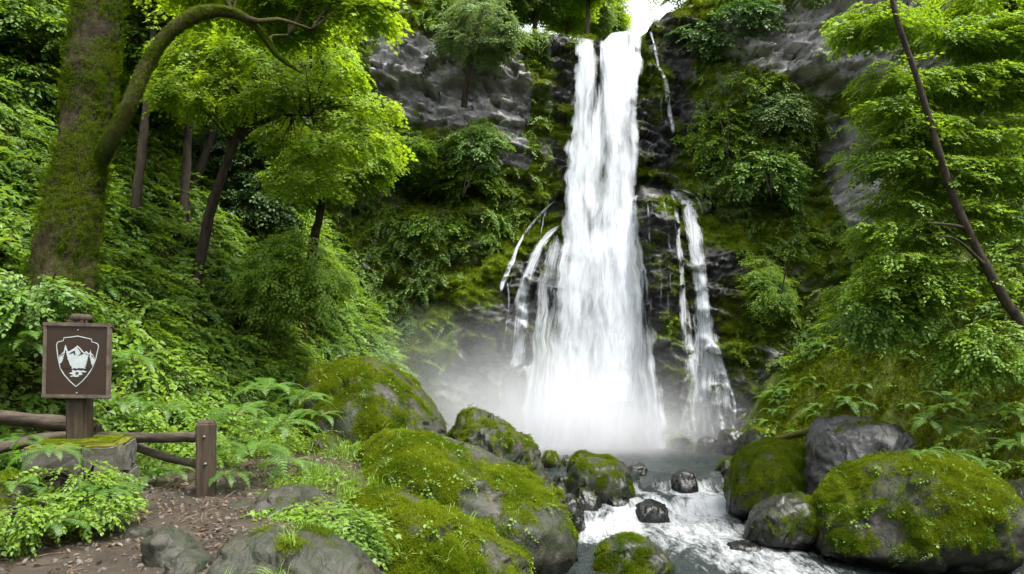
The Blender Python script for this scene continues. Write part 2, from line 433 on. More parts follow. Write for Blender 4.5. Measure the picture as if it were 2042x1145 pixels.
MOUND_PX = [(740, 800), (780, 720), (840, 600), (900, 545), (960, 500), (1060, 425), (1110, 392), (1180, 372), (1290, 365), (1400, 382), (1480, 425), (1550, 530), (1610, 660), (1650, 800)]
_mx = np.array([(p[0]-CX)/FPX*19.6 for p in MOUND_PX]); _mz = np.array([EYE+(HY-p[1])/FPX*19.6 for p in MOUND_PX])
def mound_top(x): return np.interp(x, _mx, _mz, left=-3, right=-3)
def cliff_top(x): return I(x, [-26, -14, -10, -4, -1.5, 0.1, 1.6, 1.75, 4.2, 4.45, 5.0, 5.8, 6.9, 9, 14, 26], [17, 17, 16, 14.6, 13.8, 13.25, 13.25, 13.02, 13.05, 13.5, 13.75, 14.0, 14.6, 16, 17.5, 18])
def cliff_base(x): return I(x, [-26, -20, -14, -10, -6, -2, 1.4, 4.4, 7, 9, 11, 14, 18, 26], [1, 9, 15, 18.6, 20.8, 21.2, 21.3, 21.2, 20.6, 19.8, 18.2, 14.5, 9, -2])

def cliff_y(x, z, detail=True):
    x = np.asarray(x, float); z = np.asarray(z, float)
    y = cliff_base(x)+0.035*(z-6)
    P = np.stack([x, y, z], -1)
    mt = mound_top(x)+0.25*fbm(P, 0.7, 3, 21)
    b = np.maximum(mt-z, 0)
    y = y-(1.25*(1-np.exp(-b/0.75))+0.10*b)
    # the rock rib between the main fall and the right cascade
    zz = U(0, 368, 19.5)[2]
    xr = 4.08+0.03*(zz-z)
    b2 = np.maximum(zz+0.05-z, 0)
    y = y-1.15*(1-np.exp(-b2/0.45))*np.exp(-((x-xr)/0.60)**4)
    # hollows and overhangs
    def hollow(px, py, Y, rx, rz, dep):
        c = U(px, py, Y); return dep*np.exp(-((x-c[0])/rx)**2-((z-c[2])/rz)**2)
    y = y+hollow(845, 372, 20.5, 1.4, 0.42, 1.7)+hollow(700, 420, 20.5, 0.8, 0.6, 1.0)-hollow(850, 290, 20.5, 2.2, 0.55, 0.7)
    y = y+hollow(1690, 300, 18.5, 0.75, 1.3, 1.9)+hollow(1370, 250, 21, 0.5, 1.6, 0.6)
    y = y-1.0*sstep(10.1, 10.8, z+0.35*np.sin(x*1.3))*sstep(5.6, 7.2, x)
    y = y-hollow(1560, 230, 20, 1.5, 1.2, 0.5)-hollow(1520, 330, 19.5, 1.4, 0.9, 0.6)
    y = y-0.45*sstep(11.2, 11.6, z)*sstep(-5, -3.5, x)*(1-sstep(-0.6, 0.2, x))
    if detail:
        P = np.stack([x, y*0.6, z], -1)
        y = y-0.26*fbm(P, 0.55, 4, 22)-0.07*fbm(P, 1.6, 5, 23, ridged=True)
        Q = P*np.array([1.0, 1.0, 1.6])+0.14*np.stack([fbm(P, 1.2, 3, 26), fbm(P, 1.2, 3, 27), fbm(P, 1.2, 3, 28)], -1)
        Q[..., 0] += 0.5*Q[..., 2]
        y = y-0.48*facet(Q, 0.95, 3, 1.0, 0.7)-0.24*facet(Q*np.array([1, 1, 1.3]), 2.2, 9, 1.1, 0.8)-0.08*facet(Q, 5.5, 21, 1.1, 0.7)
    return y

def on_cliff(px, py, off=0.1, Y0=20.0):
    """the point of the cliff face seen at a photo pixel"""
    Y = np.full(np.shape(px), Y0, float)
    for i in range(26):
        x, _y, z = (np.asarray(px)-CX)/FPX*Y, Y, EYE+(HY-np.asarray(py))/FPX*Y
        t = cliff_y(x, z, False)
        if i > 20: t = np.minimum(t-0.05, cliff_y(x, z, True))
        Y = 0.5*Y+0.5*(t-off)
    return np.stack([(np.asarray(px)-CX)/FPX*Y, Y, EYE+(HY-np.asarray(py))/FPX*Y], -1)

GREY_L = [(720, 50), (860, 70), (1000, 60), (1050, 110), (1050, 330), (1000, 335), (985, 230), (900, 260), (790, 245), (745, 180)]
GREY_R = [(1440, 10), (1560, 20), (1950, -40), (1950, 150), (1780, 190), (1640, 190), (1560, 150), (1440, 120)]
SOIL_R = [(1640, 230), (1730, 260), (1760, 420), (1700, 480), (1650, 380)]

def cliff_masks(x, y, z):
    px, py = proj(x, y, z)
    P = np.stack([x, y, z], -1)
    qx = px+34*fbm(P, 0.8, 4, 31); qy = py+34*fbm(P, 0.8, 4, 32)
    grey = inside(GREY_L, qx, qy) | inside(GREY_R, qx, qy)
    soil = inside(SOIL_R, qx, qy)
    mt = mound_top(x)
    below = mt-z
    wx = px+20*fbm(P, 1.0, 3, 33)
    col = sstep(1075, 1110, wx)*(1-sstep(1365, 1400, wx))*(z > mt-0.1)                       # wet rock beside the upper fall
    left_lim = I(py, [390, 450, 520, 600, 700, 800, 900], [1090, 1010, 960, 900, 900, 860, 850])
    wetm = (below > 0.05)*sstep(left_lim-15, left_lim+35, wx)*(1-sstep(1530, 1600, wx+0.12*(py-500)))
    wet = np.clip(np.maximum(col, wetm), 0, 1)
    patch = fbm(P, 0.9, 5, 34)
    band = sstep(-0.15, 0.15, below)*(1-sstep(0.7, 1.5, below+0.5*patch))                         # bright moss over the shoulder of the mound
    moss = np.where(grey, 0.12+0.5*patch, np.where(soil, 0.1, 0.62+0.3*patch))
    moss = moss*(1-wet)+wet*(0.38+0.95*patch+0.35*band*(abs(px-1200) > 110))
    moss = np.maximum(moss, band*(0.95-0.5*wet)*(abs(px-1200) > 140))
    bank = sstep(0.05, 0.3, below)*(1-sstep(960, 1020, px))*sstep(740, 790, px)
    moss = np.maximum(moss, bank*(1-wet)*(0.75+0.4*patch))
    veg = (1-0.8*bank)*(1-grey*0.97)*(1-soil*0.85)*(1-wet)*(1-0.8*band*(px > 800))
    return grey, soil, wet, moss, veg

# ------------------------------------------------------------------ ground
def axis(parts):
    a = [parts[0][0]]
    for lo, hi, st in parts:
        k = max(1, int(round((hi-lo)/st))); a += list(np.linspace(lo, hi, k+1)[1:])
    return np.array(a)

gx = axis([(-60, -30, 5), (-30, -14, 0.8), (-14, -9, 0.2), (-9, 10, 0.09), (10, 14, 0.2), (14, 30, 0.8), (30, 60, 5)])
gy = axis([(-60, -20, 5), (-20, 2, 1.0), (2, 13, 0.09), (13, 22, 0.12), (22, 30, 1)])
X, Y = np.meshgrid(gx, gy)
Z = ground_z(X, Y)
P = np.stack([X, Y, Z*0], -1)
litter = (1-sstep(-0.1, 0.5, left_toe(Y)-X+0.3*fbm(P, 1.5, 3, 41)))*sstep(0.5, 1.4, stream_l(Y)-X)*(1-sstep(10, 11.5, Y))

def ground_material():
    m, ns, ls = new_mat('ground_soil')
    out = N(ns, 'ShaderNodeOutputMaterial'); p = N(ns, 'ShaderNodeBsdfPrincipled')
    tc = N(ns, 'ShaderNodeTexCoord'); o = tc.outputs['Object']
    n1 = noise_node(ns, ls, o, 1.6, 8, 0.7, 0.5); n2 = noise_node(ns, ls, o, 14, 8, 0.75); n3 = noise_node(ns, ls, o, 55, 6, 0.8)
    dirt = mixc(ns, ls, ramp(ns, ls, n1, [(0.35, 0.0), (0.65, 1.0)]), (0.034, 0.026, 0.018), (0.090, 0.070, 0.052))
    dirt = mixc(ns, ls, 0.85, dirt, ramp(ns, ls, n2, [(0.25, 0.35), (0.75, 1.25)]), 'MULTIPLY')
    dirt = mixc(ns, ls, 0.7, dirt, ramp(ns, ls, n3, [(0.25, 0.4), (0.75, 1.3)]), 'MULTIPLY')
    mossc = mixc(ns, ls, ramp(ns, ls, n2, [(0.3, 0.0), (0.7, 1.0)]), (0.03, 0.05, 0.008), (0.11, 0.14, 0.014))
    wild = mixc(ns, ls, ramp(ns, ls, n1, [(0.40, 0.0), (0.6, 1.0)]), (0.03, 0.024, 0.014), mossc)
    mo = attr(ns, 'moss'); wild = mixc(ns, ls, mo, wild, mossc)
    li = attr(ns, 'litter')
    ls.new(mixc(ns, ls, li, wild, dirt), p.inputs['Base Color'])
    r = math_node(ns, ls, 'MULTIPLY_ADD', n2, 0.7); r.node.inputs[2].default_value = 0.15
    r = math_node(ns, ls, 'MAXIMUM', r, math_node(ns, ls, 'SUBTRACT', 0.95, math_node(ns, ls, 'MULTIPLY', li, 0.6)))
    ls.new(r, p.inputs['Roughness']); p.inputs['Specular IOR Level'].default_value = 0.3
    h = math_node(ns, ls, 'ADD', n2, math_node(ns, ls, 'MULTIPLY', n3, 0.5))
    ls.new(bump(ns, ls, h, 0.9, 0.04), p.inputs['Normal'])
    ls.new(p.outputs[0], out.inputs['Surface'])
    return m
M['ground'] = ground_material()
ribm = sstep(0.1, 0.8, X-right_toe(Y))*(1-sstep(3.5, 5.5, X-right_toe(Y)))
g = link('ground', make_mesh('ground', np.stack([X, Y, Z], -1).reshape(-1, 3), grid_faces(len(gx), len(gy)), M['ground'],
         attrs={'litter': litter.ravel(), 'moss': ribm.ravel()}))
tag(g, kind='structure')

# ------------------------------------------------------------------ cliff, its top and the plateau behind
cxs = axis([(-26, -10, 0.4), (-10, -6, 0.14), (-6, 11, 0.055), (11, 16, 0.18), (16, 26, 0.5)])
vs = np.concatenate([np.linspace(0, 1, 270), 1+np.array([0.15, 0.4, 0.8, 1.5, 3, 6, 12, 25])])
CXg, Vg = np.meshgrid(cxs, vs)
ZT = cliff_top(CXg)
zc = np.minimum(Vg, 1)*(ZT+0.6)-0.6
yc = cliff_y(CXg, zc)
over = np.maximum(Vg-1, 0)
yt = cliff_y(CXg, ZT)
channel = (CXg > 1.5) & (CXg < 5.2)
zc = np.where(over > 0, ZT+np.where(channel, 0.02*over, 0.10*np.minimum(over, 6)+0.22*over)*1.0+0.15*fbm(np.stack([CXg, yt+over, ZT], -1), 0.7, 3, 35), zc)
yc = np.where(over > 0, yt+over, yc)
rounded = sstep(0.93, 1.0, np.minimum(Vg, 1)); yc = yc+np.where(over > 0, 0.25, 0.25*rounded**2)
grey, soil, wet, moss, veg = cliff_masks(CXg, yc, zc)
moss = np.where(over > 0, 0.8, moss)
cl = link('cliff', make_mesh('cliff', np.stack([CXg, yc, zc], -1).reshape(-1, 3), grid_faces(len(cxs), len(vs)), M['cliff'],
          attrs={'moss': moss.ravel(), 'wet': np.where(over > 0, 0, wet).ravel()}))
tag(cl, 'tall mossy rock amphitheatre wall behind the waterfall', 'cliff', kind='structure')

# ------------------------------------------------------------------ water: pool and stream in one sheet
wx = axis([(-4, 9.6, 0.035)]); wy = axis([(-20, 6, 0.8), (6, 8.5, 0.12), (8.5, 15.6, 0.035), (15.6, 20.6, 0.07)])
X, Y = np.meshgrid(wx, wy)
P = np.stack([X, Y, X*0], -1)
lip = I(X, [0.3, 1.2, 2.2, 2.75, 6], [14.0, 13.7, 13.6, 14.75, 14.95])+0.4*fbm(P, 0.7, 3, 51)+0.18*np.sin(X*3.1)
tdrop = 0.62*sstep(0.05, 0.55, lip-Y)+0.38*sstep(1.25, 1.75, lip-Y+0.3*fbm(P, 1.1, 2, 58))
steps = 0.5*(1-tdrop)
bulk = 0.05*fbm(P*np.array([1.0, 0.55, 1]), 1.6, 4, 52)*sstep(0, 0.4, tdrop)+0.10*fbm(P*np.array([1, 0.5, 1]), 1.3, 3, 53)*tdrop*(1-sstep(2.0, 4.5, lip-Y))
ripple = 0.010*fbm(P*np.array([0.6, 1.6, 1]), 4.5, 4, 54)
Zw = steps+bulk+ripple
hump = lambda px, py, Yh, r, h: h*np.exp(-(((X-U(px, py, Yh)[0])/r)**2+((Y-Yh)/(r*0.9))**2))
Zw = Zw+hump(1300, 1010, 12.9, 0.42, 0.20)+hump(1500, 1085, 10.9, 0.55, 0.10)+hump(1420, 1040, 12.2, 0.5, 0.08)
px, py = proj(X, Y, Zw)
fb = fbm(P*np.array([1, 0.6, 1]), 0.9, 4, 55)
foam = sstep(0.06, 0.4, tdrop)*(1-sstep(1.7, 3.2, lip-Y+1.2*fb))*sstep(1090, 1180, px)*(1-sstep(1500, 1600, px))
trail = np.exp(-((px-I(py, [1000, 1060, 1100, 1145], [1330, 1390, 1480, 1560]))/I(py, [1000, 1060, 1145], [150, 190, 150]))**2)*sstep(980, 1010, py)
foam = foam*np.clip(0.75+1.5*fbm(P*np.array([1.5, 0.5, 1]), 1.1, 3, 57)+0.9*sstep(1.1, 1.8, lip-Y), 0.12, 1)
foam = np.maximum(foam, 0.72*trail+0.35*fb*trail)
foam = np.maximum(foam, (0.85+0.5*fb)*sstep(1085, 1105, px)*(1-sstep(1190, 1230, px))*sstep(0.02, 0.3, tdrop)*(1-sstep(2.2, 3.2, lip-Y)))
foam = np.maximum(foam, sstep(18.3, 19.1, Y+0.35*fb)*sstep(950, 1040, px)*(1-sstep(1440, 1500, px)))
fl = np.arctan2(np.gradient(foam, axis=0), np.gradient(foam, axis=1)+1e-6)

def stream_material():
    m, ns, ls = new_mat('stream_water')
    out = N(ns, 'ShaderNodeOutputMaterial'); p = N(ns, 'ShaderNodeBsdfPrincipled')
    tc = N(ns, 'ShaderNodeTexCoord'); mp = N(ns, 'ShaderNodeMapping'); mp.inputs['Scale'].default_value = (3.2, 1.1, 1)
    mp.inputs['Rotation'].default_value = (0, 0, math.radians(-12))
    ls.new(tc.outputs['Object'], mp.inputs[0])
    n = noise_node(ns, ls, mp.outputs[0], 1.6, 8, 0.66, 0.9)
    n2 = noise_node(ns, ls, mp.outputs[0], 7.0, 6, 0.65, 0.5)
    mp3 = N(ns, 'ShaderNodeMapping'); mp3.inputs['Scale'].default_value = (3, 9, 1); ls.new(tc.outputs['Object'], mp3.inputs[0])
    n3 = noise_node(ns, ls, mp3.outputs[0], 1.5, 6, 0.6, 0.3)
    f = attr(ns, 'foam')
    s = math_node(ns, ls, 'MULTIPLY_ADD', math_node(ns, ls, 'SUBTRACT', n, 0.5), 1.5); ls.new(f, s.node.inputs[2])
    s = math_node(ns, ls, 'MULTIPLY_ADD', math_node(ns, ls, 'SUBTRACT', n2, 0.5), 0.9, False)
    ls.new(math_node(ns, ls, 'MULTIPLY_ADD', math_node(ns, ls, 'SUBTRACT', n, 0.5), 1.7), s.node.inputs[2])
    ls.new(f, s.node.inputs[2].links[0].from_node.inputs[2])
    a = ramp(ns, ls, s, [(0.36, 0.0), (0.62, 0.35), (1.05, 0.95)])
    deep = mixc(ns, ls, ramp(ns, ls, n3, [(0.35, 0.0), (0.65, 1.0)]), (0.013, 0.018, 0.017), (0.036, 0.048, 0.046))
    p.inputs['IOR'].default_value = 1.33; p.inputs['Roughness'].default_value = 0.12
    ls.new(deep, p.inputs['Base Color'])
    h = math_node(ns, ls, 'ADD', math_node(ns, ls, 'MULTIPLY', n3, 0.7), n2)
    ls.new(bump(ns, ls, h, 0.7, 0.05), p.inputs['Normal'])
    tp = N(ns, 'ShaderNodeBsdfTransparent'); tp.inputs['Color'].default_value = (0.55, 0.5, 0.4, 1)
    mt = N(ns, 'ShaderNodeMixShader'); mt.inputs[0].default_value = 0.25
    ls.new(p.outputs[0], mt.inputs[1]); ls.new(tp.outputs[0], mt.inputs[2])
    d = N(ns, 'ShaderNodeBsdfDiffuse'); d.inputs['Color'].default_value = (0.62, 0.65, 0.67, 1)
    ls.new(bump(ns, ls, math_node(ns, ls, 'ADD', n, n2), 1.0, 0.16), d.inputs['Normal'])
    ms = N(ns, 'ShaderNodeMixShader'); ls.new(a, ms.inputs[0]); ls.new(mt.outputs[0], ms.inputs[1]); ls.new(d.outputs[0], ms.inputs[2])
    ls.new(ms.outputs[0], out.inputs['Surface'])
    return m
M['stream'] = stream_material()
keep = ground_z(X, Y) < Zw+0.25
V = np.stack([X, Y, Zw], -1).reshape(-1, 3); F = grid_faces(len(wx), len(wy)); F = F[keep.ravel()[F].any(1)]
st = link('stream', make_mesh('stream', V, F, M['stream'], attrs={'foam': foam.ravel()}))
tag(st, 'rushing stream with white foam below the pool', 'stream', kind='structure')

# ------------------------------------------------------------------ waterfall
M['veil'] = water_veil_material('falling_water', 6, 0.42, 0.30, 0.70, 1.0, 0.0)
M['veil_thin'] = water_veil_material('falling_water_thin', 9, 0.5, 0.40, 0.85, 0.9, 5.0)
M['strand'] = water_veil_material('falling_water_strand', 7.0, 0.9, 0.42, 0.80, 0.9, 9.0, 0.7)

fall = thing('waterfall', 'tall white waterfall plunging over the mossy cliff into the pool', 'waterfall', U(1190, 892, 18.9))
FL = Vector(fall.location)
E_PY = [56, 90, 130, 200, 330, 400, 470, 560, 700, 800, 895]
E_L = [1136, 1132, 1131, 1130, 1118, 1112, 1108, 1103, 1088, 1076, 1058]
E_R = [1289, 1288, 1287, 1285, 1287, 1284, 1283, 1287, 1290, 1288, 1300]

def fall_sheet(name, mat, pyr, el, er, off, seed, dens, wob=0.10, nu=70, nv=150):
    u = np.linspace(0, 1, nu); v = np.linspace(0, 1, nv)
    Ug, Vg = np.meshgrid(u, v)
    lipy = pyr[0]+(np.interp(Ug, [0, 0.45, 0.55, 1], [16, 26, 10, 0]) if pyr[0] < 100 else 0)
    PY = lipy+(pyr[1]-lipy)*Vg
    PX = np.interp(PY, E_PY if el is None else el[0], E_L if el is None else el[1])
    PR = np.interp(PY, E_PY if er is None else er[0], E_R if er is None else er[1])
    PXg = PX+(PR-PX)*Ug
    Yf = np.interp(PY, [50, 75, 120, 370, 560, 895], [22.3, 21.35, 20.75, 20.2, 19.5, 18.7])
    for _ in range(3):
        Yc = cliff_y((PXg-CX)/FPX*Yf, EYE+(HY-PY)/FPX*Yf, False)-0.32
        Yf = np.minimum(Yf, Yc)
    Yf = Yf-off-0.35*np.sin(PI*Ug)**0.7*sstep(0.0, 0.25, Vg)
    W3 = np.stack([(PXg-CX)/FPX*Yf, Yf, EYE+(HY-PY)/FPX*Yf], -1)
    nz = fbm(W3*np.array([2.2, 1, 0.45]), 1.0, 4, seed)
    W3[..., 1] -= wob*nz*sstep(0, 0.1, Vg)
    W3[..., 0] += 0.17*fbm(W3*np.array([1, 1, 1.3]), 0.9, 4, seed+3)*sstep(0, 0.3, Vg)
    ed = np.minimum(Ug, 1-Ug)
    ragged = 0.13*fbm(W3*np.array([0.6, 1, 1.2]), 1.3, 4, seed+5)
    dn = dens+0.55*(sstep(0, 0.17, ed+ragged)-1)+0.10*sstep(0.4, 0.9, Vg)+0.42*(fbm(W3*np.array([1.5, 1, 0.33]), 0.9, 4, seed+8))
    if pyr[0] < 100: dn = dn-0.26*np.exp(-((Ug-0.36-0.05*np.sin(Vg*20))/0.055)**2)*(1-sstep(0.03, 0.30, Vg))
    if pyr[0] > 100: dn = dn-0.6*(1-sstep(0.0, 0.22, Vg+0.10*fbm(W3*np.array([2.5, 1, 0.6]), 1.0, 3, seed+12)))
    uv = np.stack([Ug, (PY-pyr[0])/68.0], -1).reshape(-1, 2)
    me = make_mesh(name, W3.reshape(-1, 3)-np.array(FL), grid_faces(nu, nv), mat, attrs={'dense': dn.ravel()}, uv=uv)
    return link(name, me, fall)

fall_sheet('water_veil', M['veil'], (56, 895), None, None, 0.0, 61, 0.58)
fall_sheet('water_veil', M['veil'], (58, 895), None, None, 0.16, 67, 0.46)
fall_sheet('water_veil', M['veil_thin'], (62, 895), None, None, 0.34, 71, 0.42, 0.2)
# the lobe that slides off the ledge beside the rock rib
fall_sheet('water_veil', M['veil_thin'], (372, 800), ([370, 420, 500, 800], [1225, 1205, 1190, 1180]), ([370, 390, 430, 560, 700, 800], [1275, 1272, 1266, 1284, 1280, 1270]), 0.25, 77, 0.74, 0.1, 30, 90)

# thin veils spreading at the foot, left and right
fall_sheet('water_veil', M['veil_thin'], (430, 895), ([430, 560, 700, 895], [1100, 1066, 1044, 1022]), ([430, 895], [1165, 1165]), 0.05, 78, 0.56, 0.1, 40, 100)
fall_sheet('water_veil', M['veil_thin'], (400, 895), ([400, 895], [1225, 1215]), ([400, 470, 560, 700, 895], [1272, 1282, 1296, 1318, 1345]), 0.05, 79, 0.54, 0.1, 40, 100)

def ribbon(pts, dens, seed, mat='strand', off=0.10, name='cascade', nu=13, nv=80, parent=None):
    """a strand of water running down the rock: pts (px, py, width px)"""
    Q = crom(np.array(pts, float), nv)
    u = np.linspace(-0.5, 0.5, nu)
    PXg = Q[:, 0][:, None]+Q[:, 2][:, None]*u[None]; PYg = np.repeat(Q[:, 1][:, None], nu, 1)
    W3 = on_cliff(PXg, PYg, off)
    W3[..., 1] -= 0.05*np.cos(PI*u)[None]
    W3[..., 0] += 0.035*fbm(W3*np.array([0.5, 0.5, 2.0]), 1.6, 4, seed)
    L = np.concatenate([[0], np.cumsum(np.hypot(np.diff(Q[:, 0]), np.diff(Q[:, 1])))])/68.0
    ed = np.clip(0.5-np.abs(u)[None]+0.22*fbm(W3*np.array([1, 1, 0.9])+seed, 2.2, 3, seed+60), 0, 1)
    dn = dens+0.7*(sstep(0, 0.42, ed)-1)-0.5*(0.5-np.abs(u)[None] < 0.02)
    vv = np.linspace(0, 1, nv); dn = dn-0.13-0.4*((1-sstep(0, 0.08, vv))+sstep(0.88, 1, vv))[:, None]+0.2*fbm(W3*np.array([1, 1, 0.8]), 1.2, 3, seed+40)
    uv = np.stack([np.repeat((u+0.5)[None], nv, 0)*Q[:, 2][:, None]/40, np.repeat(L[:, None], nu, 1)], -1).reshape(-1, 2)
    return link(name, make_mesh(name, W3.reshape(-1, 3)-np.array(FL), grid_faces(nu, nv), M[mat], attrs={'dense': dn.ravel()}, uv=uv), parent or fall)

# right cascade off the ledge
ribbon([(1340, 378, 44), (1362, 396, 62), (1378, 450, 60), (1391, 520, 54), (1400, 600, 54), (1412, 680, 64), (1436, 760, 74), (1448, 870, 90)], 0.82, 81)
ribbon([(1335, 378, 16), (1346, 410, 18), (1352, 470, 20), (1358, 540, 24), (1364, 620, 34), (1374, 700, 50), (1390, 780, 68), (1402, 878, 84)], 0.80, 82)
ribbon([(1352, 384, 40), (1370, 430, 44), (1382, 520, 44), (1390, 620, 46), (1400, 700, 70), (1415, 780, 90), (1430, 880, 100)], 0.46, 83, 'strand', 0.06, 'cascade', 12)
ribbon([(1405, 660, 18), (1420, 690, 24), (1438, 740, 24), (1460, 790, 16), (1464, 850, 16)], 0.85, 84)
ribbon([(1395, 690, 14), (1385, 730, 16), (1378, 790, 20), (1385, 860, 30)], 0.72, 85)
_rc = np.random.default_rng(77)
for i in range(9):
    x0 = 1392+_rc.uniform(-22, 14); y0 = 600+_rc.uniform(0, 90); x1 = 1350+115*i/8+_rc.uniform(-8, 8)
    mid = [(x0+(x1-x0)*t**0.8+_rc.uniform(-7, 7), y0+(880-y0)*t, 6+12*t*_rc.uniform(0.5, 1.4)) for t in (0.2, 0.4, 0.6, 0.8)]
    ribbon([(x0, y0, 5)]+mid+[(x1, 882, 30)], 0.68, 110+i)
for i in range(6):
    x0 = 1105-16*i*_rc.uniform(0.7, 1.1); y0 = 470+18*i+_rc.uniform(0, 30); x1 = x0-_rc.uniform(10, 40)
    ribbon([(x0, y0, 4), (x0*0.7+x1*0.3, y0+70, 6), (x0*0.3+x1*0.7+_rc.uniform(-5, 5), y0+150, 8), (x1, y0+_rc.uniform(230, 330), 8)], 0.66, 130+i)
for i in range(4):
    x0 = 1278+18*i+_rc.uniform(-4, 4); y0 = 380+_rc.uniform(0, 30)
    ribbon([(x0, y0, 4), (x0+_rc.uniform(-4, 4), y0+80, 5), (x0+_rc.uniform(-6, 6), y0+170, 6), (x0+_rc.uniform(-8, 8), y0+_rc.uniform(240, 420), 7)], 0.52, 140+i)
ribbon([(1264, 384, 26), (1252, 430, 56), (1252, 520, 80), (1264, 640, 95), (1272, 810, 100)], 0.68, 160, 'strand', 0.14, 'cascade', 14)
ribbon([(1362, 386, 46), (1380, 440, 62), (1390, 530, 66), (1398, 620, 70), (1408, 720, 100), (1420, 884, 150)], 0.74, 161, 'strand', 0.13, 'cascade', 14)
ribbon([(1085, 470, 40), (1066, 540, 66), (1052, 640, 80), (1040, 780, 95)], 0.50, 162, 'strand', 0.16, 'cascade', 12)
for q in range(4):
    ribbon([(1100-22*q, 408+24*q, 3), (1096-23*q, 440+26*q, 4), (1090-24*q, 480+30*q, 4), (1086-25*q, 520+30*q, 3)], 0.66, 170+q)
ribbon([(1338, 380, 10), (1352, 378, 14), (1372, 384, 16), (1392, 400, 14), (1402, 440, 10)], 0.8, 175)
# left cascades
ribbon([(1112, 396, 6), (1085, 420, 11), (1060, 448, 12), (1038, 480, 11), (1018, 530, 15), (1004, 565, 15), (996, 590, 10)], 0.92, 86)
ribbon([(1090, 415, 5), (1083, 440, 6), (1078, 470, 5)], 0.8, 87)
ribbon([(1120, 446, 14), (1095, 466, 26), (1073, 498, 36), (1054, 545, 42), (1042, 600, 48), (1034, 680, 56), (1026, 790, 70)], 0.84, 88)
ribbon([(1100, 500, 50), (1085, 560, 70), (1072, 640, 80), (1064, 740, 90), (1060, 860, 100)], 0.44, 89, 'strand', 0.14, 'cascade', 12)
ribbon([(1012, 560, 5), (1014, 600, 5), (1010, 640, 4)], 0.7, 90)
ribbon([(1062, 716, 10), (1040, 735, 16), (1015, 760, 18), (992, 785, 16)], 0.75, 91)
ribbon([(1075, 730, 16), (1062, 760, 22), (1050, 800, 26)], 0.6, 92)
# thin strand right of the lip and drips over the rib
ribbon([(1297, 62, 7), (1302, 85, 8), (1310, 120, 9), (1313, 135, 8)], 0.92, 93)
ribbon([(1305, 130, 8), (1318, 142, 14), (1327, 165, 18), (1332, 200, 22), (1338, 240, 18), (1344, 280, 10)], 0.88, 94)
ribbon([(1322, 170, 14), (1318, 210, 10), (1320, 260, 8), (1326, 330, 14)], 0.55, 95)
ribbon([(1290, 395, 8), (1293, 450, 10), (1296, 520, 12), (1294, 600, 12)], 0.6, 96)
ribbon([(1318, 380, 9), (1330, 440, 8), (1336, 520, 9), (1338, 600, 10)], 0.6, 97)
ribbon([(1272, 380, 16), (1266, 420, 20), (1272, 480, 16), (1280, 560, 16), (1282, 650, 18)], 0.72, 98)
ribbon([(1300, 620, 40), (1310, 700, 50), (1320, 780, 60), (1325, 870, 70)], 0.36, 99, 'strand', 0.1, 'cascade', 10)

# ------------------------------------------------------------------ spray mist at the foot of the fall
def mist_material():
    m, ns, ls = new_mat('spray_mist')
    out = N(ns, 'ShaderNodeOutputMaterial'); v = N(ns, 'ShaderNodeVolumePrincipled')
    v.inputs['Color'].default_value = (0.95, 0.97, 1.0, 1); v.inputs['Anisotropy'].default_value = 0.2
    tc = N(ns, 'ShaderNodeTexCoord'); sx = N(ns, 'ShaderNodeSeparateXYZ'); ls.new(tc.outputs['Object'], sx.inputs[0])
    def g(s, c, w):
        a = math_node(ns, ls, 'DIVIDE', math_node(ns, ls, 'SUBTRACT', s, c), w)
        return math_node(ns, ls, 'MULTIPLY', a, a)
    e = math_node(ns, ls, 'ADD', g(sx.outputs['X'], 0.0, 2.3), math_node(ns, ls, 'ADD', g(sx.outputs['Y'], 0.2, 1.1), g(sx.outputs['Z'], 0.0, 1.15)))
    d1 = math_node(ns, ls, 'EXPONENT', math_node(ns, ls, 'MULTIPLY', e, -1.0))
    e2 = math_node(ns, ls, 'ADD', g(sx.outputs['X'], -2.2, 3.5), math_node(ns, ls, 'ADD', g(sx.outputs['Y'], 0.0, 1.6), g(sx.outputs['Z'], 0.5, 1.9)))
    d2 = math_node(ns, ls, 'MULTIPLY', math_node(ns, ls, 'EXPONENT', math_node(ns, ls, 'MULTIPLY', e2, -1.0)), 0.15)
    n = noise_node(ns, ls, tc.outputs['Object'], 0.8, 3, 0.55)
    d = math_node(ns, ls, 'ADD', d1, d2)
    d = math_node(ns, ls, 'MULTIPLY', d, ramp(ns, ls, n, [(0.3, 0.35), (0.7, 1.0)]))
    edge = math_node(ns, ls, 'SUBTRACT', d, 0.004, True)
    ls.new(math_node(ns, ls, 'MULTIPLY', edge, 2.6), v.inputs['Density'])
    ls.new(v.outputs[0], out.inputs['Volume'])
    return m
M['mist'] = mist_material()
bx = np.array([(x, y, z) for z in (0, 1) for y in (0, 1) for x in (0, 1)], float)
mc_ = np.array(U(1170, 880, 17.9))
Vm = np.array([-6.5, -3.4, -0.25])+bx*np.array([13.0, 5.6, 6.0])
Fm = np.array([(0, 2, 3, 1), (4, 5, 7, 6), (0, 1, 5, 4), (2, 6, 7, 3), (0, 4, 6, 2), (1, 3, 7, 5)])
mi_ = link('mist', make_mesh('mist', Vm, Fm, M['mist'], False), None, mc_)
tag(mi_, 'pale spray mist drifting at the foot of the waterfall', 'mist', kind='stuff')

# ------------------------------------------------------------------ leaf, frond and blade shapes
def orient(V, yaw, pitch, roll, loc):
    R = np.array(Euler((pitch, roll, yaw), 'XYZ').to_matrix()); return V@R.T+np.array(loc)

